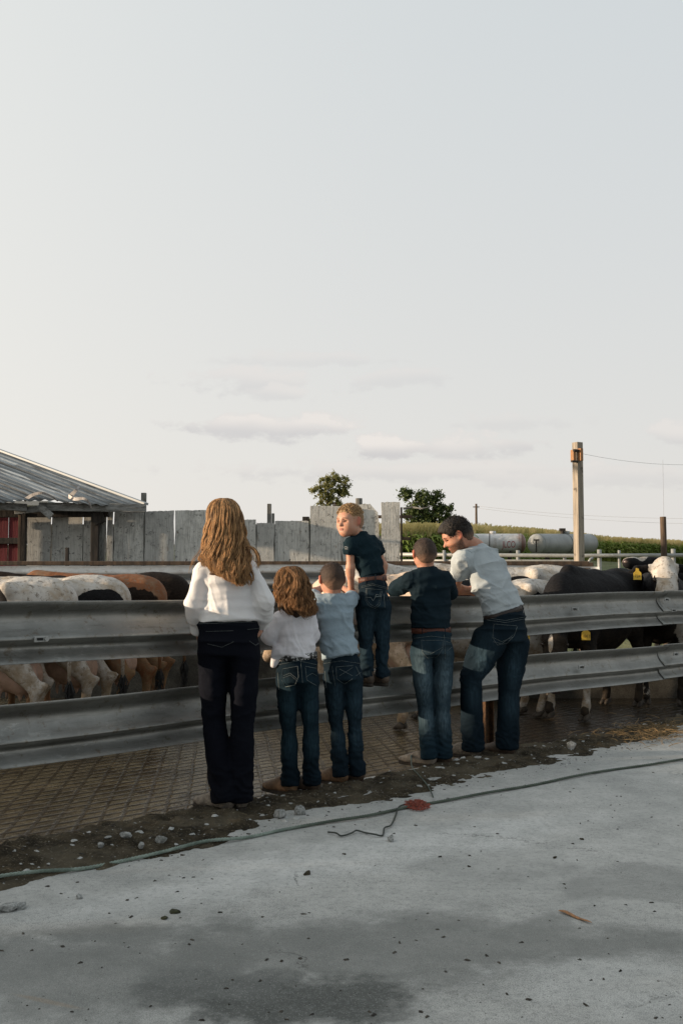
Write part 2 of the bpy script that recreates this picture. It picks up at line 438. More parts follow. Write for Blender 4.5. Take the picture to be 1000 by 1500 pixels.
agg = t.n('ShaderNodeTexVoronoi'); agg.inputs['Scale'].default_value = 300; t.L.new(v, agg.inputs['Vector'])
sep2 = t.n('ShaderNodeSeparateColor'); t.L.new(agg.outputs['Color'], sep2.inputs[0])
rough_mask = t.ramp(t.noise(v, 1.8, 4, .6), .40, .60)
c = t.mix(t.math('MULTIPLY', t.ramp(sep2.outputs[0], .80, .95), t.math('MULTIPLY_ADD', t.ramp(sp.outputs[1], 4.6, 3.3), .32, .04)), c, (.44, .45, .43))
c = t.mix(t.math('MULTIPLY', t.ramp(sep2.outputs[1], .74, .95), t.math('MULTIPLY_ADD', rough_mask, .40, .10)), c, (.12, .125, .12))
mo = t.noise(v, 5.5, 7, .72); c = t.mix(t.ramp(mo, .38, .62), t.mix(1, c, (.84, .845, .845), 'MULTIPLY'), c); mo3 = t.noise(v, 38, 5, .8); c = t.mix(t.math('MULTIPLY', t.ramp(mo3, .5, .62), .42), c, (.20, .21, .205))
gr = t.noise(v, 260, 3, .75); c = t.mix(t.math('MULTIPLY', t.ramp(gr, .38, .68), t.math('MULTIPLY_ADD', t.ramp(sp.outputs[1], 4.6, 3.4), .42, .22)), c, (.10, .107, .102))
st = t.noise(v, 26, 5, .72); c = t.mix(t.math('MULTIPLY', t.ramp(st, .58, .72), .55), c, (.12, .125, .12))
wv = t.n('ShaderNodeTexVoronoi'); wv.feature = 'DISTANCE_TO_EDGE'; wv.inputs['Scale'].default_value = .55
t.L.new(t.vmath('ADD', v, t.vmath('SCALE', t.noise(v, 2.6, 6, .7, out=1), .45)), wv.inputs['Vector'])
crk = t.math('SUBTRACT', 1, t.ramp(wv.outputs[0], .0, .0045)); crk = t.math('MULTIPLY', crk, t.ramp(t.noise(v, 1.1, 2), .5, .6))
c = t.mix(t.math('MULTIPLY', crk, .6), c, (.07, .07, .065))
t.set(bs.inputs['Base Color'], c); bs.inputs['Roughness'].default_value = .9; bs.inputs['Specular IOR Level'].default_value = .25
bump(t, bs, t.math('ADD', t.math('MULTIPLY', gr, .5), t.math('ADD', st, t.math('MULTIPLY', crk, -1))), .55, .006)
mb = MB()
for zz in (0,):
    mb.poly([RP(-40, -60, 0), RP(60, -60, 0), RP(60, -.10, 0), RP(-40, -.10, 0)])
    mb.poly([RP(-40, -.10, 0), RP(60, -.10, 0), RP(60, -.10, -.3), RP(-40, -.10, -.3)])
o = mb.build('yard_slab', m); tag(o, kind='structure')

# --- grooved pen floor
m, t, bs = newmat('grooved_floor'); v = worldpos(t)
vd = t.vmath('ADD', v, t.vmath('SCALE', t.noise(v, 5, 4, .6, out=1), .035))
tt = t.vmath('DOT_PRODUCT', vd, tuple(PEN), out=1); xx = t.vmath('DOT_PRODUCT', vd, (1, .12, 0), out=1)
def groove(val, pitch, wd):
    f = t.math('FRACT', t.math('DIVIDE', val, pitch)); f = t.math('ABSOLUTE', t.math('SUBTRACT', f, .5))
    return t.math('SUBTRACT', 1, t.ramp(f, wd*.35, wd))
g1 = groove(tt, .10, .22); g2 = groove(xx, .115, .14)
gv = t.math('MAXIMUM', g1, t.math('MULTIPLY', g2, .8))
gv = t.math('MULTIPLY', gv, t.ramp(t.noise(v, 9, 5, .7), .25, .55))
c = t.mix(t.ramp(t.noise(v, 2.2, 5, .65), .35, .65), (.165, .125, .07), (.10, .074, .04))
c = t.mix(t.math('MULTIPLY', t.ramp(t.noise(v, 40, 4, .7), .45, .7), .5), c, (.27, .215, .13))
c = t.mix(t.math('MULTIPLY', gv, .92), c, (.03, .02, .011))
c = t.mix(t.ramp(t.noise(v, 3.3, 7, .8), .53, .62), c, (.05, .035, .019))
xw = t.n('ShaderNodeSeparateXYZ', i_0=v).outputs[0]; c = t.mix(t.math('MULTIPLY', t.ramp(t.math('ADD', xw, t.math('MULTIPLY', t.noise(v, 1.5, 5, .7), 1.6)), 1.2, 2.4), .93), c, (.020, .015, .010))  # shade of the cows and wet manure painted in, darker to the right
c = t.mix(t.math('MULTIPLY', t.ramp(t.noise(v, 1.2, 6, .75), .5, .62), .6), c, (.05, .036, .02))
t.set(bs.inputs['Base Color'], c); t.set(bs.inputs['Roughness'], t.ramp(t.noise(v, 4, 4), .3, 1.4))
bump(t, bs, t.math('ADD', t.math('MULTIPLY', gv, -1), t.math('MULTIPLY', t.noise(v, 45, 4, .7), .5)), .7, .012)
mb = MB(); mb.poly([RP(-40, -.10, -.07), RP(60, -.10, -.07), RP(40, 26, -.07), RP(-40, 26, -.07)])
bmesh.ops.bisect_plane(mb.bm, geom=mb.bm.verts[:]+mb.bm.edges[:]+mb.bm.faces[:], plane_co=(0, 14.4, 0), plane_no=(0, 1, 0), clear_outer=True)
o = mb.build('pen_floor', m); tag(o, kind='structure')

# --- soil strip lying over the slab edge
S_, T_ = np.meshgrid(np.arange(-3.5, 9.5, .0125), np.arange(-1.05, -.094, .0125), indexing='ij')
sx = [-3.5, 0, .75, 1.2, 2.0, 2.6, 3.6, 4.6, 5.6, 6.6, 9.5]; tf = [-.80, -.70, -.66, -.50, -.47, -.46, -.50, -.44, -.40, -.42, -.5]
B_ = interp(S_.ravel(), sx, tf)
Q = np.stack([S_.ravel(), T_.ravel(), T_.ravel()*0], 1)
nb = fbm(Q*[3.2, 5, 1], 5, 4); nf = fbm(Q*[14, 16, 1], 9, 3); nf2 = fbm(Q*[45, 45, 1], 29, 2)
d1 = (T_.ravel()-B_)/.14+nb*1.9+.2; d2 = (-.115-T_.ravel())/.05+nb*2.4+.15
mk = np.clip(np.minimum(d1, d2), -1, 1); mk = mk*.5+.5; mk = mk*mk*(3-2*mk)
hgt = -.016+.042*mk+nf*.022*mk+nf2*.007*mk+nf*.004
V3 = np.array(RA)[None]*[1, 1, 0]+S_.ravel()[:, None]*np.array(RD)+T_.ravel()[:, None]*np.array(PEN); V3[:, 2] = hgt
idx = np.arange(S_.size).reshape(S_.shape); q = np.stack([idx[:-1, :-1], idx[1:, :-1], idx[1:, 1:], idx[:-1, 1:]], -1).reshape(-1, 4)
q = q[(hgt[q] > -.006).any(1)]
m, t, bs = newmat('soil'); v = worldpos(t)
c = t.mix(t.ramp(t.noise(v, 8, 5, .7), .35, .65), (.026, .022, .016), (.07, .057, .038))
c = t.mix(t.ramp(t.noise(v, 70, 4, .75), .55, .68), c, (.20, .175, .13))
c = t.mix(t.math('MULTIPLY', t.ramp(t.noise(v, 3, 3), .45, .65), .5), c, (.15, .13, .095))
t.set(bs.inputs['Base Color'], c); bs.inputs['Roughness'].default_value = 1; bs.inputs['Specular IOR Level'].default_value = .1
bump(t, bs, t.noise(v, 110, 5, .75), .9, .012)
me = mesh_np('soil_strip', V3, q); o = link('soil_strip', me, m); tag(o, kind='structure')
BV_SOIL = BVHTree.FromPolygons([tuple(x) for x in V3], [tuple(x) for x in q.tolist()])
def on_ground(p):
    h = BV_SOIL.ray_cast(Vector((p[0], p[1], 1)), Vector((0, 0, -1)))
    z = max(0.0, h[0].z) if h[0] is not None else 0.0
    return Vector((p[0], p[1], z))

# loose grit: small flakes nobody could count
def grit(name, n, place, smin, smax, mat, lift=0, pw=3):
    Vs = []; Fs = []; k = 0
    for i in range(n):
        p = place()
        if p is None: continue
        s = smin+(smax-smin)*random.random()**pw; a = random.uniform(0, 6.3); ca, sa = math.cos(a), math.sin(a); e = random.uniform(.35, 1)
        base = [(-1, -.6, -.3), (1, -.7, -.3), (.9, .8, -.3), (-.8, .7, -.3), (-.5, -.3, .6), (.6, -.2, .5), (.3, .5, .7)]
        for b in base:
            x, y, z = [q_+random.uniform(-.3, .3) for q_ in b]; x *= s; y *= s*e; z *= s*.5
            Vs.append((p.x+x*ca-y*sa, p.y+x*sa+y*ca, p.z+z+s*.1+lift))
        for f in ((0, 1, 5), (0, 5, 4), (1, 2, 6), (1, 6, 5), (2, 3, 6), (3, 4, 6), (3, 0, 4), (4, 5, 6)): Fs.append([k+j for j in f])
        k += 7
    o = link(name, mesh_np(name, Vs, Fs), mat, smooth=False); tag(o, kind='stuff'); return o
M_GRITD = simple('dark_grit', (.022, .02, .017), (.07, .062, .05), 60, .95)
M_GRITP = simple('pale_chips', (.30, .31, .30), (.45, .46, .45), 60, .9)
def pl_slab():
    px, py = random.uniform(-150, 1150), 1110+390*random.random()**1.7
    g = G(px, py); return Vector((g.x, g.y, 0))
o = grit('dark_grit', 2200, pl_slab, .0010, .012, M_GRITD, 0, 7); tag(o, 'tiny dark specks of dung and gravel scattered over the concrete slab', 'grit')
def pl_soil():
    p = RP(random.uniform(-2.5, 8), -.12-.6*random.random(), 0); return on_ground(p)
o = grit('pale_chips', 620, pl_soil, .003, .020, M_GRITP); tag(o, 'small pale concrete chips strewn in the dark soil strip', 'chips')
o = grit('soil_crumbs', 1700, pl_soil, .003, .012, M_GRITD); tag(o, 'dark crumbs of soil heaped along the fence foot', 'soil')
# shredded dry stems lying in the soil
def litter(name, n, area, L, r, mat, lift, up=.25):
    mb = MB()
    for i in range(n):
        p = area(); a = random.uniform(0, 6.3); l = random.uniform(.4, 1)*L
        d = Vector((math.cos(a), math.sin(a), 0)); e = d.cross(Vector((0, 0, 1)))*random.uniform(-.35, .35)
        z0 = random.uniform(0, lift); z1 = z0+random.uniform(-.2, 1)*up*l
        pts = [p+Vector((0, 0, max(.003, z0+(z1-z0)*f+.25*up*l*math.sin(f*3.1))))+d*l*(f-.5)+e*l*f*f for f in (0, .33, .66, 1)]
        mb.tube(pts, [r*.8, r, r*.8, r*.3], 4)
    return mb.build(name, mat)
M_STRAW = simple('dry_straw', (.30, .20, .09), (.17, .11, .05), 40, .8)
def ar_straw():
    u = random.random()**.8
    b = G(915+85*random.gauss(.5, .5), 1083+random.gauss(0, 7)) if random.random() < .4 else G(960+random.gauss(0, 30), 1078+random.gauss(0, 8))
    return Vector((b.x, b.y, .015))
o = litter('straw_heap', 420, ar_straw, .12, .0018, M_STRAW, .04, .35); tag(o, 'tangle of dry tan straw heaped on the soil at the right end of the fence', 'straw', kind='stuff')
def ar_soil():
    p = RP(random.uniform(-1, 7.5), random.uniform(-.6, -.12), 0); return on_ground(p)
o = litter('dry_stems', 150, ar_soil, .07, .0015, simple('stem_bits', (.16, .13, .08), (.09, .07, .05), 40, .9), .01, .15)
tag(o, 'short dry stem bits mixed into the dark soil strip', 'stems', kind='stuff')

# --- rocks and single bits lying about
M_ROCK = simple('broken_concrete', (.42, .43, .42), (.24, .25, .24), 30, .9, bstr=.6, fine=120)
M_DUNG = simple('dried_dung', (.028, .024, .015), (.06, .05, .03), 60, .95, bstr=.8)
M_MOSS = simple('mossy_clod', (.05, .055, .028), (.025, .025, .016), 80, 1, bstr=.8)
def rock(name, px, py, s, lab, cat, mat, flat=.7, seed=0, ground=True):
    g = G(px, py); g = on_ground(g) if ground else g
    bm = bmesh.new(); bmesh.ops.create_icosphere(bm, subdivisions=3, radius=1)
    V = np.array([v.co[:] for v in bm.verts]); rr = np.random.default_rng(seed)
    for _ in range(9):
        n = rr.normal(size=3); n /= np.linalg.norm(n); d = rr.uniform(.45, .8); h = V@n; V = V-np.maximum(h-d, 0)[:, None]*n
    V += fbm(V*3+seed*5, seed, 3)[:, None]*V*.22
    V *= [s, s*rr.uniform(.65, .9), s*flat]
    ang = rr.uniform(0, 3); ca, sa = math.cos(ang), math.sin(ang); V = V@np.array([[ca, sa, 0], [-sa, ca, 0], [0, 0, 1]])
    V += np.array(g)+[0, 0, s*flat*.45]
    for vt, c_ in zip(bm.verts, V): vt.co = c_
    me = bpy.data.meshes.new(name); bm.to_mesh(me); bm.free()
    o = link(name, me, mat, smooth=False); tag(o, lab, cat, 'loose lumps on the slab and soil'); return o
for i, a in enumerate([
    (408, 1197, .045, 'pale concrete lump by the rope near the girl, left one of the pair', 'rock', M_ROCK, .8),
    (441, 1193, .043, 'pale concrete lump by the rope near the girl, right one of the pair', 'rock', M_ROCK, .85),
    (147, 1249, .022, 'small grey stone at the left end of the stones in the dark soil', 'rock', M_ROCK, .8),
    (158, 1236, .018, 'thin pale chip of concrete behind the left stones in the dark soil', 'rock', M_ROCK, .4),
    (183, 1237, .033, 'wide pale concrete fragment lying in the dark soil behind the rope', 'rock', M_ROCK, .6),
    (206, 1251, .024, 'small rounded stone touching the green rope', 'rock', M_ROCK, .8),
    (237, 1241, .032, 'pointed pale stone in the soil just behind the green rope', 'rock', M_ROCK, .8),
    (12, 1335, .045, 'flat pale rubble piece on the slab at the left edge', 'rock', M_ROCK, .5),
    (30, 1331, .03, 'smaller rubble lump beside the flat piece at the left edge', 'rock', M_ROCK, .7),
    (836, 1101, .042, 'single pale block of rubble on the soil right of the man', 'rock', M_ROCK, .9),
    (572, 1232, .026, 'small grey pyramid shaped stone beside the end of the dark wire', 'rock', M_ROCK, 1.0),
    (117, 1316, .016, 'little grey pebble alone on the slab left of the moss clumps', 'pebble', M_ROCK, .8),
    (450, 1281, .022, 'black dried dung lump alone on the pale slab', 'dung', M_DUNG, .6),
    (256, 1337, .026, 'dark mossy clod on the slab, larger of the two clods', 'clod', M_MOSS, .4),
    (241, 1346, .018, 'greenish mossy clod on the slab, smaller of the two clods', 'clod', M_MOSS, .4),
    (700, 1116, .03, 'flat pale chip of concrete at the toe of the man', 'rock', M_ROCK, .35),
    (852, 1230, .014, 'dark crumb on the slab below the rope at right', 'clod', M_DUNG, .5),
    (812, 1257, .013, 'dark flake on the open slab under the rope', 'clod', M_DUNG, .5)]):
    rock('rock' if a[4] == 'rock' else {'pebble': 'pebble', 'dung': 'dung_lump', 'clod': 'soil_clod'}[a[4]], a[0], a[1], a[2], a[3], a[4], a[5], a[6], i+3)

M_STICK = simple('orange_wood', (.36, .17, .07), (.22, .12, .06), 30, .7, stretch=(4, 1, 1))
a, b = G(818, 1336), G(866, 1355)
mb = MB(); n_ = 9
pts = [a.lerp(b, i/(n_-1))+Vector((0, .012*math.sin(i/(n_-1)*3.1), .006+.003*math.sin(i))) for i in range(n_)]
mb.tube(pts, [.003, .009, .010, .010, .009, .009, .007, .006, .002], 6, flat=.4)
o = mb.build('wood_sliver', M_STICK); tag(o, 'thin orange brown wood sliver lying alone on the grey slab', 'sliver')

# green rope, twisted from strands
rp = [(-60, 1306), (0, 1293), (60, 1284), (120, 1276), (180, 1264), (240, 1253), (300, 1240), (360, 1230), (420, 1217), (480, 1207), (540, 1198), (600, 1184), (660, 1174),
      (720, 1163), (780, 1152), (840, 1140), (900, 1129), (960, 1121), (1010, 1113), (1100, 1098)]
pp = [on_ground(G(x, y))+Vector((0, 0, .011)) for x, y in rp]
def catmull(pts, n):
    out = []
    for i in range(len(pts)-1):
        p0, p1, p2, p3 = pts[max(i-1, 0)], pts[i], pts[i+1], pts[min(i+2, len(pts)-1)]
        for k in range(n):
            u = k/n; out.append(.5*((2*p1)+(p2-p0)*u+(2*p0-5*p1+4*p2-p3)*u*u+(3*p1-p0-3*p2+p3)*u**3))
    return out+[pts[-1]]
path = catmull(pp, 45)
m, t, bs = newmat('rope_fibre'); v = worldpos(t)
c = t.mix(t.ramp(t.noise(v, 9, 3), .35, .65), (.26, .32, .28), (.11, .15, .125)); c = t.mix(t.math('MULTIPLY', t.ramp(t.noise(v, 120, 3), .4, .7), .5), c, (.07, .08, .06))
xs_ = t.n('ShaderNodeSeparateXYZ', i_0=v).outputs[0]
c = t.mix(t.math('MULTIPLY', t.ramp(xs_, -.45, .0), .8), c, (.05, .062, .045))
t.set(bs.inputs['Base Color'], c); bs.inputs['Roughness'].default_value = .9; bump(t, bs, t.noise(v, 300, 2), .5, .003)
mb = MB(); L = 0
for s_ in range(3):
    pts = []; L = 0
    for i, p in enumerate(path):
        d = (path[min(i+1, len(path)-1)]-path[max(i-1, 0)]).normalized(); L += (p-path[i-1]).length if i else 0
        sd_ = d.cross(Vector((0, 0, 1))).normalized(); up = sd_.cross(d); a = L/.05*2*math.pi+s_*2.094
        wob = Vector((0, 0, max(-.002, .002*math.sin(L*7))))
        pts.append(p+(sd_*math.cos(a)+up*math.sin(a))*.004+wob)
    mb.tube(pts, .0047, 6)
o = mb.build('rope', m, smooth=True); tag(o, 'long faded green twisted rope lying across the slab edge', 'rope')

M_WIRE = simple('black_wire', (.02, .025, .022), (.05, .06, .05), 40, .6)
wp = [(480, 1221), (492, 1224), (500, 1227), (515, 1223), (522, 1220), (535, 1222), (548, 1226), (560, 1226), (563, 1216), (572, 1212), (578, 1200), (583, 1187), (590, 1181), (600, 1182), (612, 1186)]
mb = MB(); mb.tube(catmull([on_ground(G(x, y))+Vector((0, 0, .007+.006*math.sin(i*1.3)**2)) for i, (x, y) in enumerate(wp)], 6), .0042, 6)
o = mb.build('wire', M_WIRE, smooth=True); tag(o, 'bent black wire snaking out from under the rope onto the slab', 'wire')
mb = MB(); mb.tube(catmull([on_ground(G(x, y))+Vector((0, 0, z)) for x, y, z in ((602, 1122, .07), (603, 1131, .02), (612, 1142, .012), (624, 1152, .015), (631, 1163, .012), (634, 1173, .02))], 6), [.006]*3+[.004]*28, 6)
o = mb.build('hose_scrap', simple('grey_green_plastic', (.04, .055, .045), (.10, .13, .11), 20, .6), smooth=True); tag(o, 'short grey green hose scrap curling from the soil down to the red netting', 'hose')
# red netting scrap: crumpled fringe of filaments
M_RED = simple('red_netting', (.34, .085, .055), (.19, .055, .04), 60, .8)
ctr = on_ground(G(611, 1182)); mb = MB()
for i in range(700):
    a = random.uniform(0, 6.28); r0 = .062*math.sqrt(random.random()); p = ctr+Vector((math.cos(a)*r0*1.05, math.sin(a)*r0*1.9, .004+.022*random.random()*(1-(r0/.08)**2)))
    b = random.uniform(0, 6.28); l = random.uniform(.006, .02); d = Vector((math.cos(b), math.sin(b), random.uniform(-.1, .25)))*l
    mb.tube([p, p+d*.5+Vector((0, 0, .004)), p+d], [.0016, .0018, .0008], 3, cap=False)
o = mb.build('netting_scrap', M_RED); tag(o, 'crumpled red orange netting scrap caught under the rope', 'netting')

# ============================================================ GUARD RAIL FENCE (the near one, seen from its back)
def beam_mesh(name, fpt, s0, s1, ztop, mat, parent, prof, ds=.06, seed=0, thick=.004):
    ss = np.arange(s0, s1+ds/2, ds); pr = np.array(prof)
    # refine the profile
    from_z = np.linspace(0, len(pr)-1, 44); pz = np.interp(from_z, np.arange(len(pr)), pr[:, 0]); pd = np.interp(from_z, np.arange(len(pr)), pr[:, 1])
    for _ in range(1):
        pz[1:-1] = (pz[:-2]+pz[1:-1]*2+pz[2:])/4; pd[1:-1] = (pd[:-2]+pd[1:-1]*2+pd[2:])/4
    V = []
    n = len(pz)
    Sg, K = np.meshgrid(ss, np.arange(n), indexing='ij')
    Qn = np.stack([Sg.ravel()*1.3, K.ravel()*.12, np.full(Sg.size, seed)], 1)
    dent = fbm(Qn, seed, 3).reshape(Sg.shape)*.005; wave = .008*np.sin(Sg*.9+seed)+.005*np.sin(Sg*2.3+seed*2)
    for side in (0, 1):
        for i, s in enumerate(ss):
            for k in range(n):
                V.append(fpt(s, pd[k]+dent[i, k]+side*thick, ztop+pz[k]+wave[i, k]))
    idx = np.arange(len(V)).reshape(2, len(ss), n)
    A = idx[0]; B = idx[1]
    q = [np.stack([A[:-1, :-1], A[1:, :-1], A[1:, 1:], A[:-1, 1:]], -1).reshape(-1, 4), np.stack([B[:-1, :-1], B[:-1, 1:], B[1:, 1:], B[1:, :-1]], -1).reshape(-1, 4)]
    for k in (0, n-1): q.append(np.stack([A[:-1, k], B[:-1, k], B[1:, k], A[1:, k]], -1))
    for i in (0, -1): q.append(np.stack([A[i, :-1], A[i, 1:], B[i, 1:], B[i, :-1]], -1))
    return link(name, mesh_np(name, [tuple(x) for x in V], np.concatenate(q)), mat, parent)
# profile: (z below the top, depth away from the viewer)
PROF_B = [(0, 0), (-.016, .003), (-.036, .022), (-.054, .050), (-.070, .062), (-.088, .064), (-.112, .057), (-.135, .044), (-.157, .026), (-.176, .006), (-.187, -.003), (-.196, .002), (-.206, .024), (-.219, .054), (-.232, .064), (-.252, .056), (-.275, .036), (-.297, .010), (-.307, .004)]
RS = lambda s, d, z: RP(s, d, z)
s_post = 3.83
fence = thing('guard_rail_fence', 'long galvanised guard rail fence of two wavy beams the family leans on', 'fence', RP(s_post, 0, 0))
for nm, zt, sd_ in (('upper', 1.13, 1), ('lower', .655, 5)):
    lb = 'upper corrugated guard rail beam' if nm == 'upper' else 'lower corrugated guard rail beam'
    o = beam_mesh('beam', RS, -7, s_post+2.5, zt, M_RAIL, fence, PROF_B, seed=sd_); o['label'] = lb
    o = beam_mesh('beam', lambda s, d, z: RP(s, d-.006, z-.003), s_post+2.38, 16, zt, M_RAIL, fence, PROF_B, seed=sd_+2); o['label'] = lb+' beyond the joint at the right'
M_RUST = simple('rusty_steel', (.11, .055, .022), (.045, .025, .014), 25, .9, bstr=.7, fine=90)
for s in (s_post-7.2, s_post-4.8, s_post-2.4, s_post, s_post+7.3):
    mb = MB(); p = RP(s, .13, .50); ang = math.atan2(RD.y, RD.x)
    Mz = Matrix.Rotation(ang, 3, 'Z')
    mb.box(p, (.09, .012, 1.2), Mz, .003)
    for e in (-.045, .045): mb.box(RP(s+e, .13, .5), (.012, .09, 1.2), Mz, .003)
    mb.build('post', M_RUST, fence)
M_BOLT = galv('bolt_metal', (.4, .41, .4), (.1, .09, .08)); M_DARK = simple('slot_dark', (.012, .012, .012), (.02, .02, .02), 5, .9)
def bolt(px, py, zt, wide=True):
    # on the middle ridge of the beam
    d = ray(px, py); n = RP(0, 1, 0)-RP(0, 0, 0)
    tpar = (Vector((RA.x, RA.y, 0))-Vector((0, 0, CAMZ))).dot(n)/d.dot(n); p = Vector((0, 0, CAMZ))+d*tpar
    Mz = Matrix.Rotation(math.atan2(RD.y, RD.x), 3, 'Z')
    mb = MB(); mb.box(p-PEN*.004, (.075, .010, .030), Mz, .004); 
    b = mb.build('mount_plate', M_BOLT, fence)
    mb = MB(); mb.box(p-PEN*.0105-RD*.008, (.032, .004, .013), Mz, .001); mb.build('slot', M_DARK, b)
    mb = MB(); mb.tube([p-PEN*.008+RD*.024, p-PEN*.022+RD*.024], .012, 6); mb.build('bolt', M_BOLT, b)
bolt(840, 892, 0); bolt(850, 977, 0); bolt(985, 866+28, 0); bolt(988, 958, 0); bolt(975, 878, 0); bolt(60, 936, 0)

# --- far guard rail across the back of the pen
M_RAIL2 = galv('weathered_far_rail', (.34, .36, .37), (.16, .13, .10))
far = thing('guard_rail_fence', 'far weathered guard rail running level in front of the whitewashed boards', 'fence', (-2, 12, 0))
PROF_F = [(0, .03), (-.01, .03), (-.03, .028), (-.055, -.03), (-.075, -.05), (-.10, -.05), (-.125, -.02), (-.15, .03), (-.165, .03), (-.19, -.02), (-.21, -.05), (-.235, -.05), (-.26, -.03), (-.285, .028), (-.31, .03)]
def FS(s, d, z): return Vector((s, 12+d+.02*s, z))
beam_mesh('beam', FS, -9, 3.1, 1.395, M_RAIL2, far, PROF_F, ds=.12, seed=8)
mb = MB(); mb.box((-3, 12.11, 1.425), (12, .05, .05), None, .008)
M_BRWOOD = simple('old_brown_wood', (.11, .075, .05), (.055, .04, .03), 14, .9, stretch=(1, 1, .2), bstr=.5)
mb.build('top_plank', M_BRWOOD, far)
for x in (-8, -5.6, -3.2, -.8, 1.6, 2.95):
    mb = MB(); mb.box((x, 12.15, .62), (.13, .13, 1.5), None, .01); mb.build('post', M_BRWOOD, far)
# concrete bunk wall in the pen
M_BUNK = simple('bunk_concrete', (.10, .095, .08), (.045, .042, .035), 4, .95, bstr=.5, fine=70)
mb = MB(); mb.box((-3.6, 11.2, .12), (15, .32, .60), None, .03)
o = mb.build('bunk_wall', M_BUNK); tag(o, 'low stained concrete feed bunk wall at the back of the pen', 'wall')
M_FEED = simple('spilled_feed', (.25, .22, .16), (.12, .10, .07), 40, 1)
o = grit('feed_crumbs', 1500, lambda: Vector((random.uniform(-6, 4), 11.2+random.uniform(-.15, .15), .42)), .006, .02, M_FEED); tag(o, 'grey crumbs of feed lying along the top of the bunk wall', 'feed')

# ============================================================ BOARD FENCE AND BARN
m, t, bs = newmat('whitewashed_plywood'); v = worldpos(t)
oi = t.n('ShaderNodeObjectInfo').outputs['Random']
v2 = t.vmath('ADD', v, t.vmath('SCALE', (1, 1, 1), t.math('MULTIPLY', oi, 37)))
c = t.mix(t.ramp(t.noise(v2, 2.2, 5, .65), .3, .7), (.72, .72, .68), (.54, .54, .51))
grn = t.noise(t.scalev(v2, 14, 14, .9), 3.2, 6, .7, 1.2); c = t.mix(t.math('MULTIPLY', t.ramp(grn, .48, .66), .6), c, (.115, .115, .105))
dr = t.noise(v2, 13, 7, .85); c = t.mix(t.math('MULTIPLY', t.ramp(dr, .555, .62), .9), c, (.05, .047, .042))
pl = t.noise(t.scalev(v2, 3, 3, 1), 5, 5, .7); c = t.mix(t.math('MULTIPLY', t.ramp(pl, .6, .7), .7), c, (.24, .17, .11))
bl = t.noise(v2, 3.4, 7, .75); c = t.mix(t.math('MULTIPLY', t.ramp(bl, .50, .62), .35), c, (.20, .20, .19)); wh = t.noise(t.scalev(v2, 5, 5, .8), 4, 5, .7); c = t.mix(t.math('MULTIPLY', t.ramp(wh, .58, .7), .6), c, (.50, .51, .50))
c = t.mix(t.math('MULTIPLY', oi, .50), c, (.25, .255, .25))
t.set(bs.inputs['Base Color'], c); bs.inputs['Roughness'].default_value = .95; bs.inputs['Specular IOR Level'].default_value = .15
bump(t, bs, t.math('ADD', grn, dr), .6, .012); M_PLY = m
M_GREYW = simple('grey_weathered_wood', (.26, .26, .24), (.13, .13, .12), 9, .95, stretch=(3, 3, .5), bstr=.5, fine=50)
M_GREYB = simple('grey_weathered_beam', (.36, .37, .36), (.17, .17, .16), 9, .95, stretch=(.5, 3, 3), bstr=.5, fine=50)
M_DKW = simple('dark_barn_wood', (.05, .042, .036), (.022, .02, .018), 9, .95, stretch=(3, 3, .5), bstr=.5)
bf = thing('board_fence', 'tall whitewashed plywood board fence with uneven tops behind the cattle', 'fence', (-1, 14, -.3))
def board(x0, x1, y0, y1=832, Y=14.0, rag=.012, tilt=0, shape=None, mat=None, parent=None, th=.02):
    """plywood sheet cut to a ragged outline with real thickness"""
    n = 14; rr = np.random.default_rng(int(x0*7+y0)); a, b = P(x0, y0, Y), P(x1, y0, Y); zb = min(P(x0, y1, Y).z, .9) if y1 > 828 else P(x0, y1, Y).z
    zb = -.1 if y1 > 828 else zb
    out = []
    topf = shape or (lambda u: 0)
    for i in range(n+1): u = i/n; p = a.lerp(b, u); out.append((p.x, p.z+topf(u)+rr.uniform(-1, 1)*rag*.6+tilt*(u-.5)))
    for i in range(1, n+1): z = out[n][1]+(zb-out[n][1])*i/n; out.append((b.x+rr.uniform(-1, 1)*rag, z))
    for i in range(n+1): z = zb+(out[0][1]-zb)*i/(n+1); out.append((a.x+rr.uniform(-1, 1)*rag, z)) if i else None
    mb = MB(); bm = mb.bm; yj = rr.uniform(-.003, .003)
    f = bm.faces.new([bm.verts.new((x, Y+yj, z)) for x, z in out]); r_ = bmesh.ops.extrude_face_region(bm, geom=[f])
    bmesh.ops.translate(bm, verts=[g for g in r_['geom'] if isinstance(g, bmesh.types.BMVert)], vec=(0, th, 0))
    return mb.build('board', mat or M_PLY, parent or bf)
brk = lambda u: -.10*max(0, u-.7)/.3-.05*(u > .86)
for k_, b in enumerate([(41, 75.4, 751), (77, 121.6, 752), (123, 145.5, 753), (147.3, 156.5, 752), (157.5, 166, 749), (168, 211, 749, .02), (212.6, 255, 748.5, .01), (256.6, 302.6, 747.5, .01), (304.3, 350.6, 748, 0),
          (351.8, 374.7, 761, 0), (376, 401.4, 766, 0), (402.6, 452, 763, 0), (454.4, 500, 741, 0)]):
    board(b[0], b[1], b[2], Y=14.0+.028*(k_ % 2), tilt=b[3] if len(b) > 3 else 0, rag=.007)
board(500.5, 553, 738.5, Y=14.06, shape=lambda u: -.03*(u > .8)-.09*max(0, u-.84)/.16-.03*(u < .15), rag=.02)
board(552, 566, 775, Y=14.1, shape=lambda u: -.30*u, rag=.03)
board(558, 585.5, 735.5, Y=13.9, rag=.008, th=.04)
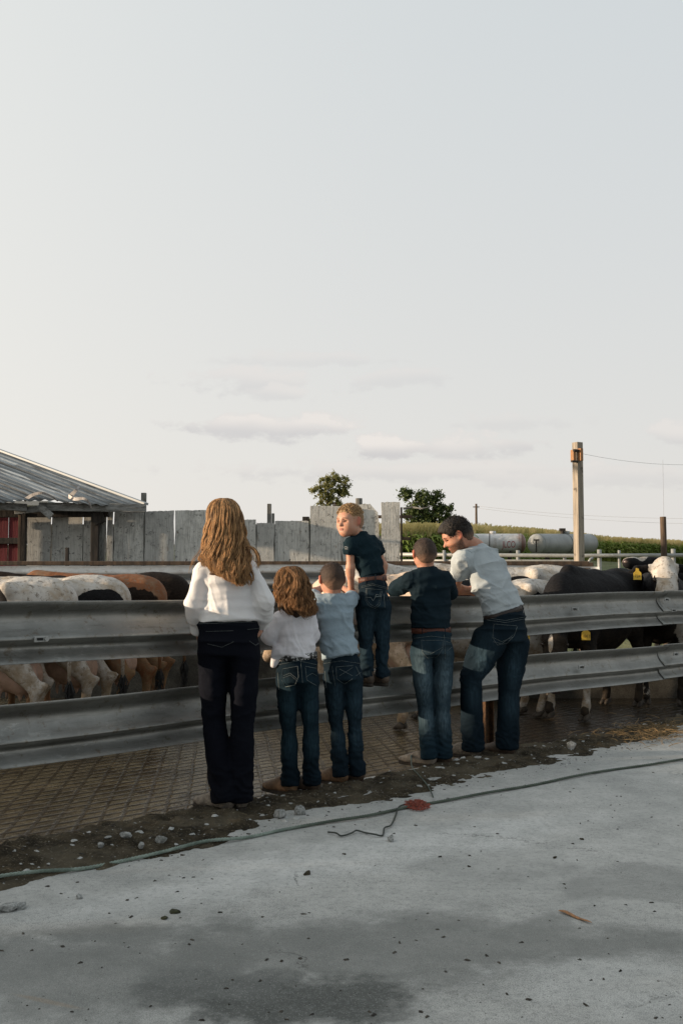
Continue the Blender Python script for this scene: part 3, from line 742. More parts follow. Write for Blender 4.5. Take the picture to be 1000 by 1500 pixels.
def bpost(px, y0, Y, wpx, mat=M_GREYW, parent=None, y1=None, round_=False, lean=0):
    a = P(px, y0, Y); wd = wpx/F*Y; mb = MB(); zb = -.3 if y1 is None else P(px, y1, Y).z
    if round_: mb.tube([Vector((a.x, Y, zb)), Vector((a.x+lean, Y, a.z))], wd/2, 12)
    else: mb.beam((a.x, Y, zb), (a.x+lean, Y, a.z), wd, wd, .006, up=Vector((0, 1, 0)))
    return mb.build('post', mat, parent)
for x_ in (76.3, 122.3, 146.5, 167.2, 211.8, 303.5, 351.2, 375.4, 402, 453.2, 500.6): bpost(x_, 768, 14.10, 5, M_GREYW, bf)
bpost(211, 722, 14.12, 7, parent=bf); bpost(394.5, 738, 14.12, 6, parent=bf); bpost(400, 752, 14.12, 4, parent=bf); bpost(448, 757, 14.12, 10, M_DKW, bf)
bpost(525.5, 730, 14.3, 10, parent=bf, round_=True); bpost(587.5, 743, 14.0, 3, M_DKW, bf)
for a, b, y in ((500, 603, 757), (555, 601, 789)):
    p, q_ = P(a, y, 14.2), P(b, y, 14.2); mb = MB(); mb.beam(p, q_, .04, .045, .005); mb.build('rail', M_BRWOOD, bf)
mb = MB(); mb.tube([P(590, 745, 14.2), P(604, 743, 14.2), P(618, 745, 14.1), P(632, 742, 14.1)], [.02, .015, .012, .006], 6); mb.build('loose_cable', M_GREYW, bf)

# added plank sun blocker on the sunset side of the pen (out of frame; it keeps the low sun off the slab)
sun_blocker = thing('board_fence', 'low long plank sun blocker added beyond the left edge of the pen, outside the picture', 'fence', (-16, 8, -.3))
for i in range(34):
    y0 = -8+i*.72; mb = MB(); mb.box((-16+.01*(i % 2), y0, 1.08+.02*math.sin(i*3.7)), (.03, .70, 2.75), None, .004); mb.build('board', M_PLY, sun_blocker)
for i in range(7): mb = MB(); mb.box((-15.9, -8.3+i*3.9, 1.0), (.12, .12, 2.7), None, .008); mb.build('post', M_GREYW, sun_blocker)

# barn: open fronted shed with an old metal roof
barn = thing('open_shed', 'old open fronted shed with patched corrugated metal roof at the left', 'shed', (-6, 15, -.3))
F2 = P(214.5, 739.5, 13.7); F1 = P(-700, 722, 12.2); AP = P(-700, 404, 19.5)
m, t, bs = newmat('old_metal_roof')
au = t.n('ShaderNodeAttribute', attribute_name='ru').outputs['Fac']; av = t.n('ShaderNodeAttribute', attribute_name='rv').outputs['Fac']
cvv = t.n('ShaderNodeCombineXYZ', i_0=t.math('MULTIPLY', au, .5), i_1=t.math('MULTIPLY', av, 7)).outputs[0]
sheet = t.n('ShaderNodeTexVoronoi'); sheet.inputs['Scale'].default_value = .8; t.L.new(cvv, sheet.inputs['Vector'])
s1 = t.n('ShaderNodeSeparateColor'); t.L.new(sheet.outputs['Color'], s1.inputs[0])
c = t.mix(s1.outputs[0], (.13, .145, .155), (.42, .445, .455))
stn = t.noise(cvv, 2.2, 6, .7); c = t.mix(t.math('MULTIPLY', t.ramp(stn, .48, .60), .85), c, (.07, .066, .06))
stn2 = t.noise(cvv, 5, 5, .75); c = t.mix(t.math('MULTIPLY', t.ramp(stn2, .56, .68), .6), c, (.50, .53, .55))
fl = t.noise(t.scalev(cvv, 8, 2, 1), 3, 4, .7); c = t.mix(t.math('MULTIPLY', t.ramp(fl, .6, .72), .45), c, (.12, .09, .07))
t.set(bs.inputs['Base Color'], c); bs.inputs['Roughness'].default_value = .55; bs.inputs['Metallic'].default_value = .25
bump(t, bs, t.math('ADD', fl, stn), .4, .01); M_ROOF = m
e1 = (AP-F2); e2 = (F1-AP); nrm = e1.cross(e2).normalized(); nrm = nrm if nrm.z > 0 else -nrm
W2 = e2.length; perp = (e2-e1*(e2.dot(e1)/e1.dot(e1))).length
nb_ = int(perp/.019); na = 26; VV = []; ru = []; rv = []
for j in range(nb_+1):
    b = j/nb_*.55
    for i in range(na+1):
        a = b+(1-b)*(i/na)*.85; rag = .045*fbm(np.array([[j*.021, 0, 0]]), 4, 3)[0]*(1 if i == 0 else 0)+(.015*((j//34) % 2) if i == 0 else 0)
        aa = a-rag*.3 if i == 0 else a
        hz = .011*math.sin(j*2*math.pi*.019/.155)+.012*fbm(np.array([[j*.02, i*.3, 1.]]), 8, 2)[0]+((j//40) % 2)*.010
        p = F2+e1*aa+e2*b+nrm*hz; VV.append(tuple(p)); ru.append(a*e1.length); rv.append(b*perp)
idx = np.arange(len(VV)).reshape(nb_+1, na+1); q = np.stack([idx[:-1, :-1], idx[1:, :-1], idx[1:, 1:], idx[:-1, 1:]], -1).reshape(-1, 4)
me = mesh_np('roof', VV, q); attr(me, 'ru', ru); attr(me, 'rv', rv); rf = link('roof', me, M_ROOF, barn)
sol = rf.modifiers.new('thickness', 'SOLIDIFY'); sol.thickness = .012
# hip trim along the far edge, fascia beams, posts
mb = MB(); mb.beam(F2+nrm*.015, F2+e1*.85+nrm*.015, .10, .03); mb.build('hip_flashing', M_ROOF, barn)
off = Vector((0, .03, -.045))
fl_ = lambda px, py, Y=13.62: P(px, py, Y)
mb = MB(); mb.beam(fl_(58, 742), fl_(214, 744.5), .06, .115, .008); mb.build('fascia_beam', M_GREYB, barn)
mb = MB(); mb.beam(fl_(-60, 738, 13.3), fl_(40, 743.5), .05, .10, .01); mb.beam(fl_(22, 749, 13.66), fl_(62, 745, 13.66), .05, .09, .01); mb.build('broken_fascia', M_GREYB, barn)
mb = MB(); mb.beam(fl_(57, 740, 13.55), fl_(76, 757, 13.5), .02, .10, .006); mb.build('dangling_board', M_GREYB, barn)
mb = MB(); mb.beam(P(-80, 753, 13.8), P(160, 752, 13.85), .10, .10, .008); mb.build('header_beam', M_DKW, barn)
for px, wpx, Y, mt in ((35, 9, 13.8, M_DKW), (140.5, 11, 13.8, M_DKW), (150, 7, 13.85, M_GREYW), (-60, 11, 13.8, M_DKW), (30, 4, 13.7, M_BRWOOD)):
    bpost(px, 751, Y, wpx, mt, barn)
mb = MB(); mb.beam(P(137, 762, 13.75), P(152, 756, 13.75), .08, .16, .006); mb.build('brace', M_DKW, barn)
# torn, curled roof sheet ends
M_TORN = simple('torn_sheet', (.55, .53, .52), (.30, .28, .27), 12, .5, metal=.2)
def curl(pts_px, wd, name='torn_sheet', Y=13.5):
    mb = MB(); pts = [P(a, b, Y+c_) for a, b, c_ in pts_px]; pts = catmull(pts, 5)
    for i in range(len(pts)-1):
        d = (pts[i+1]-pts[i]).normalized(); s_ = d.cross(Vector((0, 1, .3))).normalized()*wd/2*(1-.7*i/len(pts))
        d2 = (pts[min(i+2, len(pts)-1)]-pts[i+1]).normalized() if i+2 < len(pts) else d; s2 = d2.cross(Vector((0, 1, .3))).normalized()*wd/2*(1-.7*(i+1)/len(pts))
        mb.poly([pts[i]-s_, pts[i+1]-s2, pts[i+1]+s2, pts[i]+s_])
    bmesh.ops.remove_doubles(mb.bm, verts=mb.bm.verts, dist=.001)
    o = mb.build(name, M_TORN, barn, False); md = o.modifiers.new('thickness', 'SOLIDIFY'); md.thickness = .004; return o
curl([(101, 727, 0), (110, 731, -.1), (122, 730, -.16), (130, 735, -.15), (134, 744, -.1)], .055)
curl([(104, 726, 0), (112, 718, -.08), (117, 712, -.05)], .06)
curl([(36, 733, 0), (48, 725, -.1), (62, 722, -.15), (76, 727, -.1), (85, 734, 0)], .05)
# red shed seen through the opening
M_REDW = simple('red_painted_wall', (.16, .022, .028), (.09, .014, .018), 6, .8, stretch=(6, 1, .4), bstr=.4)
rb = thing('red_shed', 'dark red painted shed wall seen through the open barn bay', 'shed', (-9, 20, -.3))
mb = MB()
for i in range(46): mb.box((-12+i*.125, 20+(.012 if i % 2 else 0), 1.15), (.118, .03, 2.75), None, .004)
mb.build('wall', M_REDW, rb)
mb = MB(); mb.box((-9, 19.93, 1.98), (6, .06, .12), None, .01); mb.box((-9, 19.93, 0.95), (6, .06, .10), None, .01); mb.build('trim', M_DKW, rb)
mb = MB(); mb.box((-9, 21, 2.72), (6.4, 2.6, .10), None, .01); mb.build('roof', M_ROOF, rb)
bpost(99, 802, 12.4, 5, M_DKW, None, 835).name = 'wooden_stake'; o = bpy.data.objects['wooden_stake']; tag(o, 'short dark wooden stake standing behind the far guard rail at left', 'stake')

# ============================================================ RIGHT BACKGROUND
pf = thing('pipe_fence', 'pale pipe fence on round posts crossing below the cornfield', 'fence', (6, 32, .7))
def tz(x, y): return float(terrain(x, y))
def PL(px, py, Y): return P(px, py, Y)
mb = MB(); mb.tube([PL(560, 812, 33), PL(700, 813, 32), PL(838, 814, 31), PL(1060, 813, 30)], .062, 10); mb.build('rail', M_PIPE, pf, True)
mb = MB(); mb.tube([PL(560, 821, 33), PL(700, 821, 32), PL(838, 821.5, 31), PL(850, 821.5, 31)], .038, 10); mb.build('rail', M_PIPE, pf, True)
for px, y0, Y, r in ((650, 806, 32.3, .05), (758, 806, 31.6, .06), (826, 813, 31.2, .05), (877, 805, 30.9, .065), (906, 806, 30.8, .04), (985, 804, 30.4, .065), (1040, 804, 30.2, .06)):
    a = P(px, y0, Y); mb = MB(); mb.tube([Vector((a.x, Y, tz(a.x, Y)-.2)), Vector((a.x, Y, a.z))], r, 10); mb.build('post', M_PIPE, pf, True)
mb = MB(); mb.tube([PL(862, 833, 16), PL(861, 824, 16), PL(864, 819, 16), PL(868, 817, 16)], .022, 8)
o = mb.build('bent_pipe', M_PIPE, smooth=True); tag(o, 'short bent grey pipe poking up beside the tall wooden post', 'pipe')
low = thing('pole_fence', 'dark low plank rail behind the white cow, left of the tall post', 'fence', (2.5, 13, 0))
mb = MB(); mb.beam(P(735, 827, 13), P(868, 829, 13), .05, .09, .006); mb.build('rail', M_BRWOOD, low); 
for px in (742, 862): bpost(px, 826, 13.06, 6, M_BRWOOD, low)

m, t, bs = newmat('squared_timber'); v = worldpos(t)
c = t.mix(t.ramp(t.noise(t.scalev(v, 9, 9, .5), 2.5, 5, .6), .35, .65), (.36, .31, .25), (.20, .175, .145)); c = t.mix(t.ramp(t.noise(v, 5, 4), .6, .72), c, (.09, .075, .06))
t.set(bs.inputs['Base Color'], c); bs.inputs['Roughness'].default_value = .9; bump(t, bs, t.noise(t.scalev(v, 9, 9, .5), 6, 4), .4, .01); M_TIMB = m
tp = thing('wooden_post', 'tall squared timber post with small blocks near its top', 'post', (4.8, 20, 0))
a = P(845, 648, 20); Mz = Matrix.Rotation(R(30), 3, 'Z'); zb = tz(a.x, 20)-.3
mb = MB(); mb.box((a.x, 20, (a.z+zb)/2), (.155, .155, a.z-zb), Mz, .012); mb.build('shaft', M_TIMB, tp)
for px, py, hh in ((839, 668, .25), (849.5, 666, .25)):
    b = P(px, py, 19.86); mb = MB(); mb.box(b, (.07, .09, hh), Mz, .008); mb.build('block', M_STICK, tp)
b = P(843, 660, 19.83); mb = MB(); mb.box(b, (.13, .05, .05), Mz, .005); mb.build('bracket', M_DKW, tp); mb = MB(); mb.box(P(841, 676, 19.83), (.16, .05, .04), Mz, .005); mb.build('bracket', M_DKW, tp)
o = bpost(972, 757, 16, 9, M_BRWOOD, None, round_=True, lean=-.02); o.name = 'wooden_post'; tag(o, 'short dark brown round post behind the white faced cow', 'post')
M_SKYW = simple('weathered_wire', (.30, .30, .30), (.24, .24, .24), 9, .6)
def wire(name, a, b, sag, r, lab, n=24):
    pts = [a.lerp(b, i/n)-Vector((0, 0, sag*4*(i/n)*(1-i/n))) for i in range(n+1)]
    mb = MB(); mb.tube(pts, r, 5); o = mb.build(name, M_SKYW, smooth=True); tag(o, lab, 'wire'); return o
wire('wire', P(852, 664.5, 20), P(1120, 668, 24), .22, .003, 'thin sagging wire running right from the tall timber post')
wire('wire', P(970, 673.5, 22), P(971.5, 760, 16.2), 0, .003, 'very thin wire hanging down to the dark round post')
wire('power_line', P(697, 741, 110), P(1250, 752, 95), .9, .010, 'upper faint power line running right from the distant utility pole')
wire('power_line', P(697, 744, 110), P(1250, 763, 95), .9, .010, 'lower faint power line running right from the distant utility pole')
up = thing('utility_pole', 'distant thin utility pole rising above the cornfield', 'pole', (15, 110, 4))
a = P(697, 738, 110); zb = tz(a.x, 110)-.5; mb = MB(); mb.tube([Vector((a.x, 110, zb)), Vector((a.x, 110, a.z))], [.16, .11], 8); mb.build('pole', M_BRWOOD, up)
mb = MB(); mb.box((a.x, 110, a.z-.35), (.7, .1, .1)); mb.build('crossarm', M_BRWOOD, up)

# --- tanks
def tankmat(name, base, rust, amt):
    m, t, bs = newmat(name); v = worldpos(t); n = t.noise(v, 1.6, 5, .6)
    c = t.mix(t.ramp(n, .35, .7), base, tuple(x*.75 for x in base)); c = t.mix(t.math('MULTIPLY', t.ramp(t.noise(t.scalev(v, 2, 2, .6), 1.3, 5, .65), .56, .66), amt), c, rust)
    if name == 'white_tank':
        x = t.n('ShaderNodeSeparateXYZ', i_0=v).outputs[0]; xm = t.math('ADD', x, t.math('MULTIPLY', t.noise(v, 3, 4, .7), .8)); c = t.mix(t.math('MULTIPLY', t.ramp(xm, TX-.62+.4, TX-.30+.4), .9), c, rust)
    t.set(bs.inputs['Base Color'], c); bs.inputs['Roughness'].default_value = .5; bs.inputs['Metallic'].default_value = .1; return m
TX = P(770, 795, 50).x
M_TK1 = tankmat('white_tank', (.55, .56, .57), (.17, .075, .05), .35); M_TK2 = tankmat('grey_tank', (.28, .295, .295), (.2, .18, .15), .2)
def tank(lab, c0, c1, r, mat, Y, legs):
    th = thing('storage_tank', lab, 'tank', ((c0.x+c1.x)/2, Y, tz(c0.x, Y)))
    ax = (c1-c0).normalized(); L_ = (c1-c0).length; mb = MB(); ps = []; rs = []
    for i in range(9): a = i/8*math.pi/2; ps.append(c0-ax*(math.cos(a)*r*.55)); rs.append(max(.01, r*math.sin(a)))
    for i in range(1, 5): ps.append(c0+ax*L_*i/5); rs.append(r)
    for i in range(9): a = i/8*math.pi/2; ps.append(c1+ax*(math.sin(a)*r*.55)); rs.append(max(.01, r*math.cos(a)))
    mb.tube(ps, rs, 36); mb.build('shell', mat, th, True)
    for f in (.0, .5, 1):
        p = c0+ax*L_*f; mb = MB(); mb.tube([p-ax*.02, p+ax*.02], r+.012, 36, cap=False); mb.build('seam_band', M_PIPE if f != .5 else M_DKW, th, True)
    p = c0.lerp(c1, .55)+Vector((0, 0, r)); mb = MB(); mb.tube([p-Vector((0, 0, .05)), p+Vector((0, 0, .13))], .16, 14); mb.build('hatch', mat, th, True)
    for f in (.18, .82):
        p = c0.lerp(c1, f); zb = tz(p.x, p.y)-.1; mb = MB()
        for e in (-.4, .4): mb.beam((p.x, p.y+e*.7, zb), (p.x, p.y+e*.7, p.z-r*.6), .10, .10)
        mb.beam((p.x, p.y-.5, p.z-r-.02), (p.x, p.y+.5, p.z-r-.02), .12, .14); mb.build('stand', M_DKW, th)
    return th, ax
c0, c1 = P(672, 796, 50.5), P(762, 796, 50)
tk1, ax = tank('white cylindrical tank with a rusty right end and red lettering', c0, c1, .49, M_TK1, 50, 1)
# lettering painted on the shell, cut as thin plates that follow the curve
cu = bpy.data.curves.new('lettering', 'FONT'); cu.body = 'JLCO'; cu.size = .46; cu.extrude = .004; cu.align_x = 'CENTER'; cu.align_y = 'CENTER'
co_ = bpy.data.objects.new('lettering_src', cu); COL.objects.link(co_)
me = bpy.data.meshes.new_from_object(co_.evaluated_get(bpy.context.evaluated_depsgraph_get())); bpy.data.objects.remove(co_)
pc = P(742.5, 798, 49.7); zc_ = c0.lerp(c1, .75).z
bm = bmesh.new(); bm.from_mesh(me); bmesh.ops.triangulate(bm, faces=bm.faces)
for _ in range(5):
    es = [e for e in bm.edges if e.calc_length() > .03]
    if es: bmesh.ops.subdivide_edges(bm, edges=es, cuts=1); bmesh.ops.triangulate(bm, faces=bm.faces)
bm.to_mesh(me); bm.free(); V = mverts(me).copy(); W_ = []
for x, y, z in V:
    p = c0+ax*((pc-c0).dot(ax)+x*.62); phi = math.asin(max(-.95, min(.95, (pc.z-p.z+y)/.49)))
    W_.append(p+Vector((0, -1, 0))*math.cos(phi)*(.494+z)+Vector((0, 0, 1))*math.sin(phi)*(.494+z))
me.vertices.foreach_set('co', np.array([tuple(x) for x in W_], np.float32).ravel()); me.update()
link('lettering', me, simple('red_lettering', (.30, .03, .04), (.2, .02, .03), 9, .6), tk1, False)
c0, c1 = P(786, 797, 48), P(862, 796, 52)
tk2, ax = tank('dull grey cylindrical tank right of the white tank', c0, c1, .50, M_TK2, 50, 1)
p = c0-ax*.29; mb = MB(); mb.box(P(785, 791, 47.55), (.26, .05, .07)); mb.tube([P(785, 791, 47.55), P(785, 809, 47.5)], .035, 8); mb.build('outlet_pipe', M_DKW, tk2)
p = P(823, 780, 50); mb = MB(); mb.tube([p-Vector((0, 0, .2)), p+Vector((0, 0, .1))], .10, 10); mb.box(p+Vector((0, 0, .14)), (.3, .2, .14), None, .02); mb.build('vent', M_DKW, tk2)

# --- corn
def corn_front(a): return interp(a, [-.1, .06, .10, .13, .18, .235, .26, .36, .6], [44, 45, 46, 50, 62, 84, 92, 96, 100])
NST = 7500; Vl = []; Fl = []; base = 0; tass = []
u = rng.random(NST); aa = .028+.40*rng.random(NST); Yf = corn_front(aa); YY = Yf+np.minimum(rng.exponential(7, NST), 70)*np.where(rng.random(NST) < .35, 3.2, .45)
YY = np.minimum(YY, 113); XX = aa*YY; ZZ = terrain(XX, YY)
Hh = rng.uniform(1.65, 2.1, NST)
leafV = []; leafF = []; tV = []; tF = []; kb = 0; kt = 0
for i in range(NST):
    x, y, z, h = XX[i], YY[i], ZZ[i], Hh[i]; az0 = rng.uniform(0, 3.14)
    r_ = .016
    for (dx, dy) in ((r_, 0),):   # stalk: crossed slim blades
        pass
    st = [(x-r_, y, z), (x+r_, y, z), (x+r_*.6, y, z+h), (x-r_*.6, y, z+h), (x, y-r_, z), (x, y+r_, z), (x, y+r_*.6, z+h), (x, y-r_*.6, z+h)]
    leafV += st; leafF += [(kb, kb+1, kb+2, kb+3), (kb+4, kb+5, kb+6, kb+7)]; kb += 8
    nl = 9
    for j in range(nl):
        zz = z+h*(.12+.78*(j+rng.random()*.6)/nl); az_ = az0+(j % 2)*3.14+rng.normal(0, .5); L_ = rng.uniform(.45, .75)*(1-.3*abs(j/nl-.5)); wd = rng.uniform(.035, .055)
        ca, sa = math.cos(az_), math.sin(az_); up_ = rng.uniform(.25, .5)*L_
        pr = [(0, 0, .6), (.35, up_*.9, 1), (.7, up_*1.0, .8), (1.0, up_*.25, .08)]
        for (f, dz, ww) in pr:
            cx, cy, cz_ = x+ca*f*L_, y+sa*f*L_, zz+dz
            leafV += [(cx-sa*wd*ww, cy+ca*wd*ww, cz_+.02), (cx+sa*wd*ww, cy-ca*wd*ww, cz_-.02)]
        for q_ in range(3): leafF.append((kb+2*q_, kb+2*q_+1, kb+2*q_+3, kb+2*q_+2))
        kb += 8
    for j in range(5):
        az_ = rng.uniform(0, 6.3); s_ = .0 if j == 0 else rng.uniform(.05, .16); l_ = rng.uniform(.2, .34); ww = .017
        ex, ey = x+math.cos(az_)*s_, y+math.sin(az_)*s_
        tV += [(x-ww, y, z+h-.03), (x+ww, y, z+h-.03), (ex+ww, ey, z+h+l_), (ex-ww, ey, z+h+l_)]; tF.append((kt, kt+1, kt+2, kt+3)); kt += 4
def leafmat(name, a, b, trans=.35, sc=.6):
    m, t, bs = newmat(name); g = t.n('ShaderNodeNewGeometry'); rp = g.outputs['Random Per Island']
    c = t.mix(rp, a, b); c = t.mix(t.ramp(t.noise(g.outputs['Position'], sc, 3), .35, .65), c, t.mix(1, c, (.6, .66, .55), 'MULTIPLY'))
    t.set(bs.inputs['Base Color'], c); bs.inputs['Roughness'].default_value = .6; bs.inputs['Specular IOR Level'].default_value = .3
    tr = t.n('ShaderNodeBsdfTranslucent'); t.set(tr.inputs[0], c); mx = t.n('ShaderNodeMixShader', i_0=trans)
    t.L.new(bs.outputs[0], mx.inputs[1]); t.L.new(tr.outputs[0], mx.inputs[2]); t.L.new(mx.outputs[0], t.N['Material Output'].inputs[0]); return m
o = link('corn_leaves', mesh_np('corn_leaves', leafV, leafF), leafmat('corn_leaf', (.21, .31, .06), (.42, .46, .14), .4, .25), smooth=False); tag(o, 'dense green corn plants covering the hillside behind the pens', 'corn', kind='stuff')
o = link('corn_tassels', mesh_np('corn_tassels', tV, tF), leafmat('corn_tassel', (.72, .60, .32), (.55, .46, .22), .4, .3), smooth=False); tag(o, 'straw yellow corn tassels topping the field', 'corn', kind='stuff')

# --- trees: tapered trunk, limbs, leaf-sized faces in clumps
def tree(lab, px0, px1, ytop, Y, zbase, seed, cols, ncl, nleaf, lsz, blobs):
    rr = np.random.default_rng(seed); wd = (px1-px0)/F*Y; cx = P((px0+px1)/2, 800, Y).x; zt = P(500, ytop, Y).z
    th = thing('tree', lab, 'tree', (cx, Y, zbase), 'trees beyond the board fence'); H = zt-zbase
    mb = MB(); r0 = wd*.035; mb.tube([(cx, Y, zbase-.3), (cx+.03*wd, Y, zbase+H*.3), (cx-.02*wd, Y, zbase+H*.6), (cx, Y, zbase+H*.9)], [r0*1.3, r0, r0*.6, r0*.15], 8)
    cs = []
    for bx, bz, br in blobs:
        n = int(ncl*br*br*8)
        for _ in range(max(3, n)):
            d = rr.normal(size=3); d /= np.linalg.norm(d); rad = br*wd*rr.uniform(.35, 1.0)**.5
            cs.append((cx+(bx-.5)*wd+d[0]*rad, Y+d[1]*rad*.9, zt-bz*wd+d[2]*rad*.85))
    for bx, bz, br in blobs:
        e = Vector((cx+(bx-.5)*wd, Y+rr.uniform(-.1, .1)*wd, zt-bz*wd)); s_ = Vector((cx, Y, zbase+H*rr.uniform(.3, .55)))
        mb.tube([s_, s_.lerp(e, .5)+Vector((0, 0, -.03*wd)), e], [r0*.55, r0*.35, r0*.1], 6)
    for c_ in cs[::3]:
        e = Vector(c_); b = min(blobs, key=lambda q_: (cx+(q_[0]-.5)*wd-e.x)**2+(zt-q_[1]*wd-e.z)**2); s_ = Vector((cx+(b[0]-.5)*wd, Y, zt-b[1]*wd))
        mb.tube([s_, e], [r0*.15, r0*.04], 4)
    mb.build('trunk', M_BRWOOD, th)
    n = len(cs)*nleaf; C_ = np.repeat(np.array(cs), nleaf, 0)+rr.normal(size=(n, 3))*wd*.030*rr.uniform(.4, 1.3, (n, 1))
    a = rr.normal(size=(n, 3)); a /= np.linalg.norm(a, axis=1)[:, None]; b = rr.normal(size=(n, 3)); b -= a*(a*b).sum(1)[:, None]; b /= np.linalg.norm(b, axis=1)[:, None]
    s_ = (lsz*rr.uniform(.6, 1.3, n))[:, None]
    V = np.stack([C_-a*s_, C_+b*s_*.55, C_+a*s_, C_-b*s_*.55], 1).reshape(-1, 3); Fq = np.arange(n*4).reshape(-1, 4)
    link('crown', mesh_np('crown', V, Fq), leafmat('leaves_%d' % seed, *cols), th, False)
tree('small airy sunlit tree rising behind the tall boards', 450, 512, 690, 75, tz(-1, 75), 3, ((.17, .18, .065), (.32, .30, .12), .45, .9), 85, 34, .085,
     [(.62, .18, .17), (.85, .20, .13), (.40, .28, .16), (.18, .40, .13), (.60, .45, .22), (.80, .50, .18), (.35, .60, .18), (.62, .78, .20), (.30, .85, .12), (.9, .36, .1), (.05, 1.25, .12), (.2, 1.05, .1)])
tree('dark round leaved tree standing above the cornfield', 582, 669, 711, 100, tz(8, 100), 5, ((.055, .085, .032), (.13, .165, .055), .3, .5), 110, 40, .14,
     [(.18, .10, .11), (.10, .18, .09), (.42, .20, .15), (.68, .22, .14), (.30, .38, .16), (.55, .42, .18), (.80, .42, .15), (.22, .55, .14), (.45, .60, .18), (.70, .60, .18), (.90, .62, .12), (.5, .80, .2), (.3, .75, .12), (.75, .78, .14)])
# leafy weeds by the board fence
def weeds(name, lab, px, Y, n, H):
    V = []; Fq = []; k = 0; rr = np.random.default_rng(int(px))
    for i in range(n):
        x = P(px, 800, Y).x+rr.normal(0, .35); y = Y+rr.normal(0, .5); z = tz(x, y)+H*rr.random()**.6; s_ = rr.uniform(.05, .11); a = rr.normal(size=3); a /= np.linalg.norm(a); b = np.cross(a, rr.normal(size=3)); b /= np.linalg.norm(b); c_ = np.array([x, y, z])
        V += [c_-a*s_, c_+b*s_*.6, c_+a*s_, c_-b*s_*.6]; Fq.append((k, k+1, k+2, k+3)); k += 4
    o = link(name, mesh_np(name, V, Fq), leafmat(name+'_leaf', (.09, .15, .03), (.17, .22, .05)), smooth=False); tag(o, lab, 'weeds', kind='stuff')
weeds('weeds', 'bright green leafy weeds growing at the foot of the corn beside the boards', 597, 22, 900, 1.15)

# ============================================================ PEOPLE
def rowdir(yaw): return Vector((math.cos(yaw), math.sin(yaw), 0))          # the person's right-hand direction (yaw turns the body to its left)
def fwd(yaw): return Vector((-math.sin(yaw), math.cos(yaw), 0))
def stations(st, Y, Rv, k=.03, cz=.02, grow=0.0):
    out = []; pts = [(P(a[0], a[1], Y+a[2]), (a[3]+grow, a[4]+grow)) for a in st]
    for (p, r), (p2, r2) in zip(pts, pts[1:]): out.append(cap(p, p2, r, r2, Rv, k, cz))
    return out
def limb(pts, rs, k=.02, flat=1.0, Rv=None):
    return [cap(a, b, (ra, ra*flat), (rb, rb*flat), Rv, k) for a, b, ra, rb in zip(pts, pts[1:], rs, rs[1:])]
def hand_prims(w, d, palm, side, sc=1.0, curl=.5):
    """hand at wrist w pointing along d, palm facing 'palm', thumb towards side*(d x palm)"""
    w, d, palm = Vector(w), Vector(d).normalized(), Vector(palm); palm = (palm-d*palm.dot(d)).normalized(); lat = d.cross(palm)*side
    S = .001*sc; out = [cap(w, w+d*12*S, (24*S, 17*S), (30*S, 14*S), lat, .006)]
    out += [cap(w+d*12*S, w+d*78*S, (30*S, 15*S), (40*S, 13*S), lat, .008, cz=12*S)]
    for i, (o, L_) in enumerate(((28, 70), (10, 80), (-9, 74), (-27, 58))):     # index ... little finger
        b = w+d*80*S+lat*o*S; c1 = curl*(.8+.12*i); dd = d; p = b; r = (9.2-.5*i)*S
        for seg, f in enumerate((.45, .31, .24)):
            ang = c1*(seg+.5)*.75; v_ = d*math.cos(ang)+palm*math.sin(ang); n_ = p+v_*L_*f*S
            out.append(cap(p, n_, r, r*.88, None, .0025)); p = n_; r *= .9
    tb = w+d*22*S+lat*26*S; t1 = tb+(d*.62+lat*.72+palm*.25).normalized()*36*S; t2 = t1+(d*.85+lat*.3+palm*.4).normalized()*30*S
    out += [cap(tb, t1, 13*S, 10*S, None, .006), cap(t1, t2, 10*S, 8*S, None, .003)]
    return out
def headframe(c, H, face, up=(0, 0, 1)):
    f = Vector(face).normalized(); u = Vector(up); u = (u-f*u.dot(f)).normalized(); r = f.cross(u)
    return dict(c=Vector(c), H=H, f=f, u=u, r=r, M=np.array([tuple(r), tuple(f), tuple(u)]))
def hp(h, x, y, z): return h['c']+(h['r']*x+h['f']*y+h['u']*z)*h['H']
def hell(h, c, r, k=.02, op='u', sc=0.0): return ell(hp(h, *c), [q*h['H']+sc for q in r], h['M'], k*h['H']/.2, op)
def hcap(h, a, b, r0, r1=None, k=.02, Rv=None):
    S = h['H']; q = lambda r: tuple(x*S for x in r) if isinstance(r, tuple) else r*S
    return cap(hp(h, *a), hp(h, *b), q(r0), q(r1 if r1 is not None else r0), Rv or h['r'], k*S/.2)
